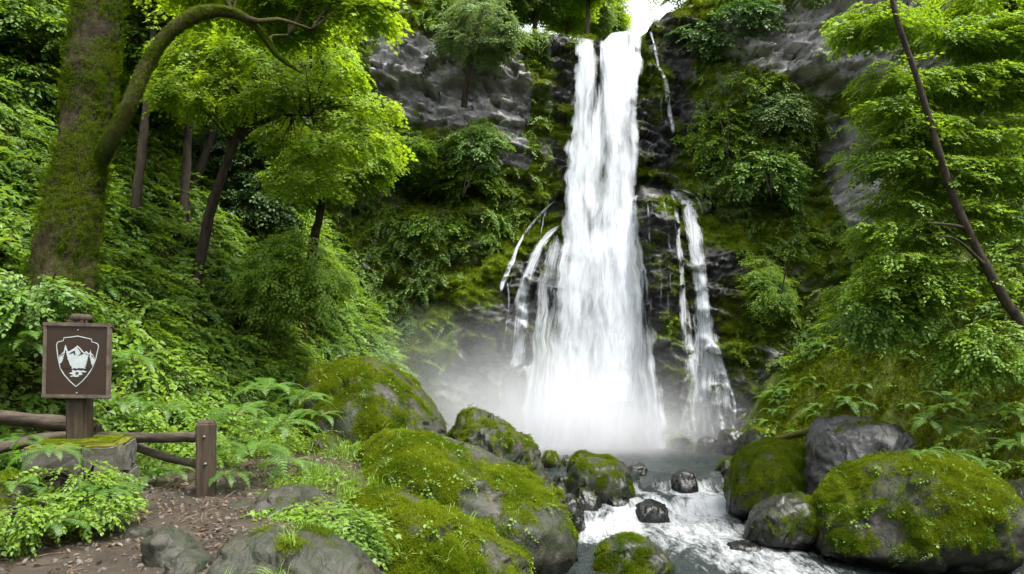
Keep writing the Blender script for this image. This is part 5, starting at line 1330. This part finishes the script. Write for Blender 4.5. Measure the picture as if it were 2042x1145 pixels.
# the bright maple on the slope
tree('maple_tree', 'bright lime green maple with forked slender trunk on the left slope', 'tree',
     [(415, 440, 12.6, 10), (440, 360, 12.5, 9), (462, 300, 12.4, 8), (482, 250, 12.3, 7), (500, 190, 12.2, 7), (520, 110, 12.1, 5), (530, 40, 12.0, 3)],
     [[(472, 278, 12.4, 7), (510, 250, 12.2, 6), (560, 232, 12.0, 4), (620, 230, 11.8, 2)], [(490, 225, 12.2, 5), (460, 160, 12.2, 4), (420, 110, 12.2, 2)], [(510, 150, 12.1, 5), (580, 130, 12.0, 4), (650, 140, 11.8, 2)]],
     [(387,33,11.81,45,15,0.6,34),(439,45,12.4,53,20,0.6,41),(500,36,11.81,48,16,0.6,37),(555,28,12.4,45,20,0.6,34),(607,42,11.61,65,17,0.6,50),(379,84,12.55,62,16,0.6,48),(451,79,12.09,59,16,0.6,45),(518,65,12.45,55,20,0.6,42),(582,70,12.35,57,18,0.6,44),(648,83,11.88,67,17,0.6,51),(363,107,11.99,54,20,0.6,41),(425,104,12.24,43,17,0.6,33),(475,114,11.9,57,21,0.6,43),(540,113,11.69,47,19,0.6,36),(595,112,12.17,50,17,0.6,38),(652,125,11.47,58,15,0.6,44),(357,158,11.93,63,17,0.6,48),(430,154,11.65,47,19,0.6,36),(484,166,12.29,67,21,0.6,51),(561,150,12.43,43,20,0.6,32),(610,166,12.03,53,20,0.6,41),(671,148,11.79,50,16,0.6,38),(361,191,11.7,69,15,0.6,53),(441,202,11.96,47,17,0.6,36),(494,207,11.96,45,16,0.6,34),(546,184,11.65,44,19,0.6,33),(596,184,11.92,46,16,0.6,35),(649,186,11.9,70,20,0.6,54),(730,207,11.76,53,16,0.6,41),(563,224,12.39,46,18,0.6,35),(616,233,12.31,70,19,0.6,54),(696,241,11.81,64,16,0.6,49),(582,279,12.13,57,17,0.6,43),(648,286,11.44,68,21,0.6,52),(726,279,11.33,69,20,0.6,53),(603,314,12.17,60,21,0.6,46),(672,300,12.26,48,15,0.6,37),(586,352,12.22,45,20,0.6,34),(638,354,11.58,57,19,0.6,44)],
     SPRAY_MAPLE, 'leaf_lime', 'bark', 620, (0.45, 0.85), (0.2, 0.8), tiers=0.0, pitch=(-0.7, 0.0))
# slim trees further back on the left slope
tree('alder_tree', 'slim straight grey trunk rising right beside the big mossy trunk', 'tree', [(275, 370, 12.5, 9), (285, 280, 12.6, 8), (296, 170, 12.7, 7), (306, 60, 12.8, 6), (312, -120, 13, 6)],
     (), [(290, -30, 12.9, 90, 60, 1.0, 260), (240, 60, 13.2, 60, 50, 0.8, 150), (350, 20, 13.2, 60, 45, 0.8, 150)], SPRAY_FAR, 'leaf_mid', 'bark_grey', 640, (0.7, 1.2), (0.1, 0.6))
tree('alder_tree', 'dark slim trunk standing in the shade behind the lime green maple', 'tree', [(368, 400, 14.0, 9), (372, 330, 14.1, 8), (377, 240, 14.2, 7), (382, 120, 14.3, 8), (386, 20, 14.4, 6)],
     [[(378, 240, 14.2, 6), (400, 190, 14.2, 4), (430, 160, 14.2, 2)]], [(370, 60, 14.4, 100, 60, 1.0, 260), (310, 120, 14.4, 70, 50, 1.0, 180)], SPRAY_FAR, 'leaf_mid', 'bark', 650, (0.7, 1.2), (0.0, 0.5))
tree('alder_tree', 'thin leaning dark trunk between two slim trees on the shaded slope', 'tree', [(385, 370, 15.2, 9), (405, 320, 15.2, 8), (425, 260, 15.2, 7), (440, 200, 15.2, 5), (450, 100, 15.2, 3)],
     (), [(450, 130, 15.3, 70, 60, 0.8, 160)], SPRAY_FAR, 'leaf_dark', 'bark', 655, (0.7, 1.2), (0.2, 0.5))
tree('alder_tree', 'mossy bent trunk low on the slope under the lime green maple', 'tree', [(625, 490, 15.0, 9), (636, 440, 15.0, 8), (643, 380, 15.0, 7), (652, 320, 15.0, 6), (640, 240, 15.0, 4)],
     [[(645, 370, 15, 4), (620, 340, 15, 3), (590, 320, 15, 2)]], [(660, 330, 15.0, 90, 40, 0.9, 260), (720, 320, 15.2, 60, 40, 0.8, 160), (600, 360, 14.8, 60, 40, 0.8, 160)], SPRAY_FAR, 'leaf_mid', 'bark_moss', 660, (0.6, 1.1), (0.1, 0.5), mossy=500)
for i, (a, b, c, w_, lab) in enumerate([(60, 300, 13.5, 1.0, 'leafy tree on the upper left slope left of the big trunk'), (20, 120, 12.5, 1.0, 'tree in the top left corner with drooping dark boughs'), (500, 330, 16.5, 0.8, 'dim tree in the hollow behind the lime green maple'), (180, 250, 15.5, 1.0, 'shaded tree seen just behind the big mossy trunk')]):
    tree('alder_tree', lab, 'tree', [(a, b+160, c, 9), (a+8, b+60, c, 8), (a+4, b-60, c, 6), (a+10, b-200, c, 4)], (),
         [(a-40*w_, b-20, c, 90*w_, 55, 1.0, 220), (a+60*w_, b-60, c, 90*w_, 55, 1.0, 220), (a, b-140, c, 110*w_, 60, 1.0, 260), (a+10, b+60, c, 100*w_, 50, 0.9, 200)], SPRAY_FAR, 'leaf_mid' if i != 2 else 'leaf_dark', 'bark', 670+i, (0.7, 1.2), (-0.05, 0.5))
# right side
tree('maple_tree', 'slender leaning maple with layered bright leaves on the right bank', 'tree',
     [(2046, 680, 10.6, 10), (2005, 600, 10.55, 9), (1955, 510, 10.5, 8.5), (1912, 420, 10.45, 8), (1880, 330, 10.4, 7), (1848, 220, 10.35, 6), (1820, 130, 10.3, 5), (1792, 50, 10.25, 5), (1770, -40, 10.2, 3)],
     [[(1925, 455, 10.5, 4), (1890, 448, 10.3, 3), (1850, 445, 10.1, 1.5)], [(1965, 530, 10.5, 4), (1910, 480, 10.2, 2.5), (1870, 470, 10.0, 1.2)]],
     [(1720,40,11.0,60,29,0.5,135),(1800,30,11.05,80,29,0.5,180),(1900,70,11.15,90,32,0.5,251),(2000,60,11.05,90,36,0.5,270),(1780,150,11.0,60,26,0.5,116),(1760,215,11.0,60,19,0.5,98),(1880,165,11.05,80,32,0.5,233),(1990,160,11.0,90,40,0.5,305),(1830,255,11.0,80,27,0.5,215),(1940,260,11.0,100,36,0.5,323),(1790,320,11.0,70,24,0.5,161),(1880,340,11.0,100,32,0.5,305),(2000,340,11.0,80,36,0.5,270),(1790,395,11.0,70,27,0.5,180),(1830,460,11.0,80,27,0.5,197),(1960,430,11.0,90,36,0.5,251),(1790,520,11.0,60,21,0.5,107),(1740,300,11.2,60,24,0.5,110),(1760,460,11.0,60,26,0.5,130),(1720,580,11.3,70,26,0.5,130),(1830,560,11.1,80,30,0.5,170),(1930,540,11.2,80,30,0.5,170)],
     SPRAY_BROAD+SPRAY_MAPLE[:1], 'leaf_mid', 'bark', 700, (0.4, 0.95), (0.3, 0.75), tiers=0.3, twigs=False)
tree('alder_tree', 'dark trunk leaning in at the top right corner', 'tree', [(2110, 260, 11.8, 13), (2042, 120, 11.7, 12), (2022, 40, 11.6, 11), (2000, -60, 11.5, 9)], (),
     [(1960, -10, 11.6, 90, 36, 0.8, 220), (2050, 80, 11.8, 60, 60, 0.8, 180)], SPRAY_BROAD, 'leaf_lime', 'bark_moss', 710, (0.6, 1.1), (0.0, 0.5), mossy=600)
# trees on the rim
tree('rim_tree', 'small pale green tree growing out of the grey cliff left of the fall', 'tree', [(925, 215, 20.3, 6), (930, 170, 20.1, 6), (940, 120, 20.0, 5), (950, 70, 19.9, 4), (962, 20, 19.8, 2)],
     [[(942, 110, 20, 3), (985, 75, 19.8, 2), (1010, 60, 19.7, 1)]], [(955, 30, 19.8, 60, 32, 0.9, 170), (915, 70, 19.9, 36, 24, 0.6, 80), (1000, 75, 19.8, 36, 30, 0.6, 80), (960, 95, 19.8, 50, 18, 0.6, 90)], SPRAY_FAR, 'conifer', 'bark_moss', 720, (0.6, 1.0), (0.15, 0.5))
RIM = [(1065, -30, 24.5, 'broad leafy tree on the rim nearest the left lip of the fall'), (1130, -20, 26.0, 'pale tree on the rim directly behind the left lip'), (1170, -10, 27.5, 'bright tree on the rim behind the middle of the fall'), (1205, 10, 29.0, 'tree on the rim next to the patch of open sky'), (1010, -40, 23.5, 'tree on the rim above the small cliff tree'), (1170, -60, 24.0, 'tall dim tree among the rim trees behind the lip')]
for i, (a, b, c, lab) in enumerate(RIM):
    bz = 60
    tree('rim_tree', lab, 'tree', [(a, bz+25, c, 5), (a+4, b+20, c, 4), (a-2, b-60, c, 3), (a, b-150, c, 2)], (),
         [(a, b-20, c, 38, 34, 1.0, 170), (a-18, b+36, c, 28, 22, 0.9, 110), (a+14, b+30, c, 28, 26, 0.9, 110), (a, b-80, c, 36, 36, 1.0, 150)], SPRAY_FAR, 'leaf_lime' if i % 2 else 'conifer', 'bark_grey', 730+i, (0.8, 1.4), (0.0, 0.5))
tree('rim_tree', 'overhanging tree on the right rim beside the open sky', 'tree', [(1420, 30, 23.0, 5), (1412, -30, 23.0, 4), (1400, -120, 23.0, 3)], [[(1412, -30, 23, 3), (1370, -12, 22.8, 2), (1330, 2, 22.6, 1)]],
     [(1350, -10, 22.7, 40, 10, 0.5, 40), (1430, -20, 23, 50, 30, 0.8, 150), (1395, -60, 23, 50, 30, 0.8, 120)], SPRAY_FAR, 'leaf_mid', 'bark', 745, (0.7, 1.2), (0.0, 0.4))
for i, (a, c, lab) in enumerate([(640, 22.0, 'tree on the left rim over the dark end of the grey cliff'), (760, 22.6, 'leafy tree on the left rim above the grey cliff'), (850, 23.2, 'tree on the left rim just left of the small cliff tree')]):
    tree('rim_tree', lab, 'tree', [(a, 70, c, 7), (a+6, 0, c, 6), (a, -120, c, 4)], (), [(a-20, 15, c, 60, 34, 1.0, 220), (a+40, -15, c, 60, 36, 1.0, 220), (a, -70, c, 70, 40, 1.0, 200)], SPRAY_FAR, 'leaf_mid', 'bark', 750+i, (0.8, 1.4), (0.0, 0.5))

# ------------------------------------------------------------------ shrubs
def shrub(label, px, py, Y, rx, rz, dy, n, protos, leaf, seed, size=(0.7, 1.2), tint=(0.0, 0.6), droop=0.5, group=None, cliff=None, carpet=0.0):
    """a dome of leafy stems around a pixel: half width rx px, half height rz px"""
    c = np.array(U(px, py, Y)); rw, rh = rx/FPX*Y, rz/FPX*Y
    base = c-np.array([0, 0, rh]); base[1] += dy*0.5
    t = thing('shrub', label, 'shrub', base, 0, group)
    r = np.random.default_rng(seed)
    mb = MB()
    for i in range(2 if Y > 17.5 else 7):
        a = r.uniform(0, 2*PI); e = c+np.array([math.cos(a)*rw*0.8, -abs(math.sin(a))*dy*0.7, rh*r.uniform(0.0, 0.8)])
        add_tube(mb, [base, (base+e)/2+np.array([0, 0, rh*0.6]), e], [0.016, 0.011, 0.004], 5, n=10)
    if carpet:
        mb = MB(); g0 = float(ground_z(base[0], base[1])); base[2] = g0
        for i in range(5):
            a = r.uniform(0, 2*PI); e = base+np.array([math.cos(a)*0.3, math.sin(a)*0.2, carpet*r.uniform(0.4, 0.7)])
            add_tube(mb, [base, (base+e)/2+np.array([0, 0, 0.08]), e], [0.012, 0.008, 0.003], 5, n=8)
        t.location = base
    V, F, mi = mb.arrays(); tag(link('stem', make_mesh('stem', V-base, F, M['twig']), t), kind='stuff')
    d = r.normal(0, 1, (n, 3)); d /= np.linalg.norm(d, axis=1)[:, None]; q = d*(r.uniform(0, 1, n)**0.35)[:, None]
    q *= (0.85+0.75*fbm(d*1.3+seed, 1.0, 3, seed))[:, None]
    if cliff is None: cliff = Y > 17.5
    if cliff:
        q[:, 1] = -np.sqrt(np.clip(1-q[:, 0]**2-q[:, 2]**2, 0.02, 1))*r.uniform(0, 1, n)
    P = c+q*np.array([rw, dy, rh])
    if carpet:
        q[:, 2] = np.abs(q[:, 2]); P[:, 1] = c[1]+(q[:, 1]*2.2)*dy
        P[:, 2] = ground_z(P[:, 0], P[:, 1])+0.05+carpet*q[:, 2]*r.uniform(0.3, 1, n)
    if cliff: P[:, 1] = cliff_y(P[:, 0], P[:, 2], False)-0.1+q[:, 1]*dy
    k = fbm(P, 1.3, 3, seed)+0.06*r.normal(0, 1, n) > -0.10; P, q = P[k], q[k]; m = len(P)
    yw = yaw_from(q[:, 0], q[:, 1]-0.25)+r.normal(0, 0.5, m)
    R = np.stack([-droop*r.uniform(0, 1, m)-0.5*np.clip(-q[:, 2], 0, 1)+0.25*np.clip(q[:, 2], 0, 1), r.normal(0, 0.25, m), yw], -1)
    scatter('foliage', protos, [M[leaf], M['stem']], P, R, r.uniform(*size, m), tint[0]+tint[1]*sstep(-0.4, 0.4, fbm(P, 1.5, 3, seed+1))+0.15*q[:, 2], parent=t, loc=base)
    return t
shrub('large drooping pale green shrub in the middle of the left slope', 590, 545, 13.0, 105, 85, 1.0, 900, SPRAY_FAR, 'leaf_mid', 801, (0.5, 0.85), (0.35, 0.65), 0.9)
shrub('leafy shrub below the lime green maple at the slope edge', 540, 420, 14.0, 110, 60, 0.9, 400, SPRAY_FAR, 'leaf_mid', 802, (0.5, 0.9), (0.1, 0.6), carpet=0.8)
shrub('bushy green shrub on the cliff left of the falling water', 950, 265, 19.6, 55, 60, 0.8, 330, SPRAY_FAR, 'leaf_cool', 803, (0.7, 1.1), (0.0, 0.5))
shrub('broad leaved bush hanging on the cliff under the dark hollow', 920, 340, 19.4, 75, 50, 0.7, 330, SPRAY_BROAD, 'leaf_mid', 804, (0.8, 1.4), (0.0, 0.5))
shrub('bush spread over the cliff between the hollow and the mossy mound', 850, 425, 19.2, 70, 30, 0.6, 240, SPRAY_BROAD, 'leaf_mid', 805, (0.8, 1.3), (0.1, 0.5))
shrub('olive bush crowning the top of the dark hollow', 800, 290, 19.6, 65, 34, 0.7, 260, SPRAY_FAR, 'leaf_lime', 806, (0.6, 1.0), (-0.3, 0.4))
shrub('thick green bush on the cliff right of the thin water strand', 1460, 250, 19.3, 70, 60, 0.8, 380, SPRAY_BROAD, 'leaf_mid', 807, (0.8, 1.3), (0.0, 0.6))
shrub('rounded leafy bush on the right cliff below the overhang', 1550, 330, 18.6, 90, 60, 0.8, 480, SPRAY_BROAD, 'leaf_cool', 808, (0.8, 1.3), (0.15, 0.6))
shrub('soft pale bush right under the grey overhang', 1570, 210, 19.0, 60, 40, 0.7, 280, SPRAY_FAR, 'conifer', 809, (0.7, 1.1), (0.1, 0.5))
shrub('dark bush at the rim right of the open sky', 1440, 60, 20.5, 80, 45, 0.8, 340, SPRAY_BROAD, 'leaf_dark', 810, (0.8, 1.4), (0.1, 0.6))
shrub('mossy green bush low on the right cliff', 1560, 560, 18.3, 60, 80, 0.6, 300, SPRAY_FAR, 'leaf_lime', 811, (0.5, 0.9), (-0.4, 0.5))
shrub('pale arching shrub leaning over the mossy right bank', 1760, 620, 11.8, 95, 55, 0.8, 420, SPRAY_BROAD, 'leaf_cool', 812, (0.7, 1.1), (0.4, 0.6), 0.7)
shrub('leafy shrub at the foot of the leaning maple on the right', 1960, 690, 10.9, 100, 70, 0.8, 480, SPRAY_BROAD, 'leaf_mid', 813, (0.6, 1.0), (0.0, 0.6))
shrub('low shrub on the right bank above the largest right boulder', 1880, 750, 11.8, 80, 45, 0.7, 240, SPRAY_FINE, 'leaf_mid', 814, (0.7, 1.1), (0.0, 0.5), carpet=0.4)
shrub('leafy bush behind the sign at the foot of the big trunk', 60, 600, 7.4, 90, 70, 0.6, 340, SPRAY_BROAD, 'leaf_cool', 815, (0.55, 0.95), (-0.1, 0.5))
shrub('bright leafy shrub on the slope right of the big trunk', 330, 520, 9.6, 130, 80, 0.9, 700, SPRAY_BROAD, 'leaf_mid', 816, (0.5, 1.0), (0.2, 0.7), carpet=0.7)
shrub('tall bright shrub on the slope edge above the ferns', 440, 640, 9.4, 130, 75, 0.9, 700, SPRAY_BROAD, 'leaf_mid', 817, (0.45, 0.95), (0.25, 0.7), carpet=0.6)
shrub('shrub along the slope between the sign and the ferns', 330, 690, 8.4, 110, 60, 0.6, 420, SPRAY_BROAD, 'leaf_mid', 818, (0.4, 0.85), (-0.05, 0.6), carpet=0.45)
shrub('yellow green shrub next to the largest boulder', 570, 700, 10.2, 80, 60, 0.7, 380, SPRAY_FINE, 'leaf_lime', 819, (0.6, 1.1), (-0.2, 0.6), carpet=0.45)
shrub('leafy plant with star shaped leaves by the front boulders', 600, 1030, 5.9, 95, 42, 0.4, 200, SPRAY_MAPLE, 'leaf_mid', 820, (0.4, 0.65), (0.15, 0.6))
shrub('plant with pointed leaves between path and low mossy boulder', 680, 1060, 5.4, 50, 45, 0.3, 100, SPRAY_MAPLE, 'leaf_cool', 821, (0.4, 0.6), (0.3, 0.6))
shrub('leafy clump in front of the stone plinth', 150, 960, 5.3, 85, 50, 0.35, 190, SPRAY_BROAD, 'leaf_mid', 822, (0.35, 0.6), (0.05, 0.6))
shrub('low broad leaved clump by the path below the plinth', 190, 1000, 5.1, 60, 30, 0.3, 120, SPRAY_BROAD, 'leaf_mid', 823, (0.3, 0.55), (0.2, 0.5))
shrub('green clump at the lower left edge beside the mossy corner rock', 50, 1030, 4.7, 60, 40, 0.3, 150, SPRAY_BROAD, 'leaf_mid', 824, (0.3, 0.5), (0.0, 0.6))

# ------------------------------------------------------------------ ferns: each frond its own part
FRONDS = [frond(900+i, 0.7, 0.11, 20, 0.45+0.1*i).mesh('frond', [M['fern'], M['stem']], False) for i in range(4)]
def fern(label, px, py, Y, s, seed, n=14, group='ferns', ground=True):
    p = np.array(U(px, py, Y))
    t = thing('fern', label, 'fern', p, 0, group)
    r = random.Random(seed)
    for i in range(n):
        k = s*r.uniform(0.6, 1.05)
        o = link('frond', FRONDS[(i+seed) % 4], t, (0, 0, 0), (r.uniform(-0.25, 0.3), 0, i*2*PI/n+r.uniform(-0.25, 0.25))); o.scale = (k, k, k)
    return t
for i, (a, b, c, s_f, lab) in enumerate([
    (500, 900, 7.0, 0.95, 'big fern right of the fence post'), (560, 850, 7.9, 0.95, 'fern on the slope above the big fern'), (470, 830, 7.8, 0.9, 'fern behind the fence post'),
    (575, 925, 7.4, 0.75, 'fern at the path edge between fence post and narrow path'), (450, 950, 6.7, 0.5, 'small fern at the foot of the fence post'), (600, 800, 9.2, 0.9, 'fern beside the left end of the largest boulder'),
    (530, 780, 8.8, 0.9, 'upper fern in the bright slope over the path'), (640, 830, 10.4, 0.8, 'fern hanging before the dark side of the largest boulder'),
    (300, 950, 7.0, 0.55, 'small fern under the lower fence rail'), (350, 940, 7.1, 0.5, 'small fern by the lower rail near the post'), (100, 900, 5.3, 0.55, 'fern in front of the lower left rail'), (40, 880, 6.4, 0.6, 'fern under the left rail of the fence'),
    (210, 980, 5.2, 0.5, 'fern trailing from the plinth to the path'), (110, 1040, 4.7, 0.42, 'fern at the path edge left of the small dark stone'), (30, 970, 5.0, 0.45, 'fern over the mossy corner rock'),
    (1930, 850, 11.2, 1.0, 'large pale fern on the right bank'), (1990, 820, 10.8, 1.0, 'fern above the large pale fern near the edge'), (2030, 890, 10.4, 0.9, 'fern at the right edge over the dark rock'), (1890, 800, 12.0, 0.9, 'fern on the right bank over the grey boulder'),
    (1900, 905, 10.3, 0.7, 'fern growing on the crown of the very large boulder'), (1960, 925, 10.3, 0.6, 'fern on the back shoulder of the very large boulder'), (1840, 905, 10.0, 0.5, 'small fern on the top of the very large boulder'),
    (60, 690, 7.2, 0.9, 'fern left of the sign panel'), (270, 720, 7.6, 0.8, 'fern right of the sign panel on the dark slope'), (240, 800, 7.3, 0.7, 'fern behind the right fence rail'), (330, 820, 7.6, 0.8, 'fern over the middle of the right fence rail')]):
    fern(lab, a, b, c, s_f, 910+i)

# ------------------------------------------------------------------ fallen log, twigs and leaf litter
lp = [U(1530, 882, 15.2), U(1580, 868, 14.8), (U(1640, 852, 14.4)), U(1700, 842, 14.0)]
V, F = tube(lp, [0.05, 0.08, 0.09, 0.10], 12, 0.4, 4, n=24)
lg = link('fallen_log', make_mesh('fallen_log', V-np.array(lp[0]), F, M['bark_moss'], attrs={'moss': np.full(len(V), 0.2)}), None, lp[0])
tag(lg, 'mossy fallen log lying behind the big grey boulder', 'log')

r = np.random.default_rng(950)
n = 16000; x = r.uniform(-5, 0.4, n); y = r.uniform(3.2, 10.5, n)
lit = (1-sstep(-0.1, 0.4, left_toe(y)-x))*sstep(0.9, 1.6, stream_l(y)-x)*(1-sstep(9, 10.5, y))
k = r.uniform(0, 1, n) < lit*np.clip(0.35+1.2*fbm(np.stack([x, y, x*0], -1), 1.3, 3, 951), 0.03, 1); x, y = x[k], y[k]; m = len(x)
P = np.stack([x, y, ground_z(x, y)+r.uniform(0.0, 0.012, m)], -1)
FLAKE = [MB().add(*leaf_shape(0.045, 0.016, 0.5, -0.3+0.3*i)) for i in range(3)]+[MB().add(*tube([(0, 0, 0), (0.06, 0.02, 0.004), (0.13, 0.01, 0)], [0.003, 0.003, 0.002], 4, cap=False)[0:1], tube([(0, 0, 0), (0.06, 0.02, 0.004), (0.13, 0.01, 0)], [0.003, 0.003, 0.002], 4, cap=False)[1][0])]
scatter('fallen_leaves', FLAKE, [M['dry_leaf']], P, np.stack([r.normal(0, 0.3, m), r.normal(0, 0.3, m), r.uniform(0, 6.28, m)], -1), r.uniform(0.5, 1.3, m), r.uniform(-0.2, 0.6, m), label='brown fallen leaves and twigs on the dirt path', cat='leaf litter')
n = 6000; x = r.uniform(-5, 0.4, n); y = r.uniform(3.2, 10.5, n)
lit = (1-sstep(-0.1, 0.4, left_toe(y)-x))*sstep(0.6, 1.4, stream_l(y)-x)*(1-sstep(9, 10.5, y))
k = r.uniform(0, 1, n) < lit*0.4; x, y = x[k], y[k]; m = len(x)
def pebble(seed):
    import bmesh
    bm = bmesh.new(); bmesh.ops.create_icosphere(bm, subdivisions=1, radius=0.02); V = np.array([v.co[:] for v in bm.verts]); F = np.array([[v.index for v in f.verts] for f in bm.faces]); bm.free()
    return MB().add(V*np.array([1.2, 0.9, 0.6])*(1+0.5*fbm(V, 30, 2, seed))[:, None], F)
P = np.stack([x, y, ground_z(x, y)], -1)
M['pebble'] = solid('pebble_stone', (0.035, 0.03, 0.026), (0.11, 0.10, 0.088), 0.6, 20)
scatter('gravel', [pebble(i) for i in range(3)], [M['pebble']], P, r.uniform(0, 6.28, (m, 3)), r.uniform(0.25, 1.4, m)**1.5, np.zeros(m), label='small stones and grit in the dirt path', cat='gravel')

# low plants and grass where the path meets the boulders
n = 9000; x = r.uniform(-3.2, 1.2, n); y = r.uniform(4.2, 12.5, n)
dl = sstep(-0.1, 0.6, x-I(y, [4, 5.5, 6.2, 7, 8.5, 10, 12], [-0.9, -1.3, -2.3, -2.6, -2.4, -3.2, -4]))*sstep(0.1, 0.6, stream_l(y)-x)
k = r.uniform(0, 1, n) < dl*np.clip(0.5+1.5*fbm(np.stack([x, y, x*0], -1), 1.3, 3, 961), 0, 1); x, y = x[k], y[k]; m = len(x)
P = np.stack([x, y, ground_z(x, y)+r.uniform(0, 0.1, m)], -1)
scatter('undergrowth', CREEPER+GRASS, [M['leaf_mid'], M['stem']], P, np.stack([r.normal(0, 0.3, m), r.normal(0, 0.3, m), r.uniform(0, 6.28, m)], -1), r.uniform(0.8, 1.7, m), r.uniform(-0.1, 0.6, m), label='low creeping plants and grass between path and boulders', cat='undergrowth')
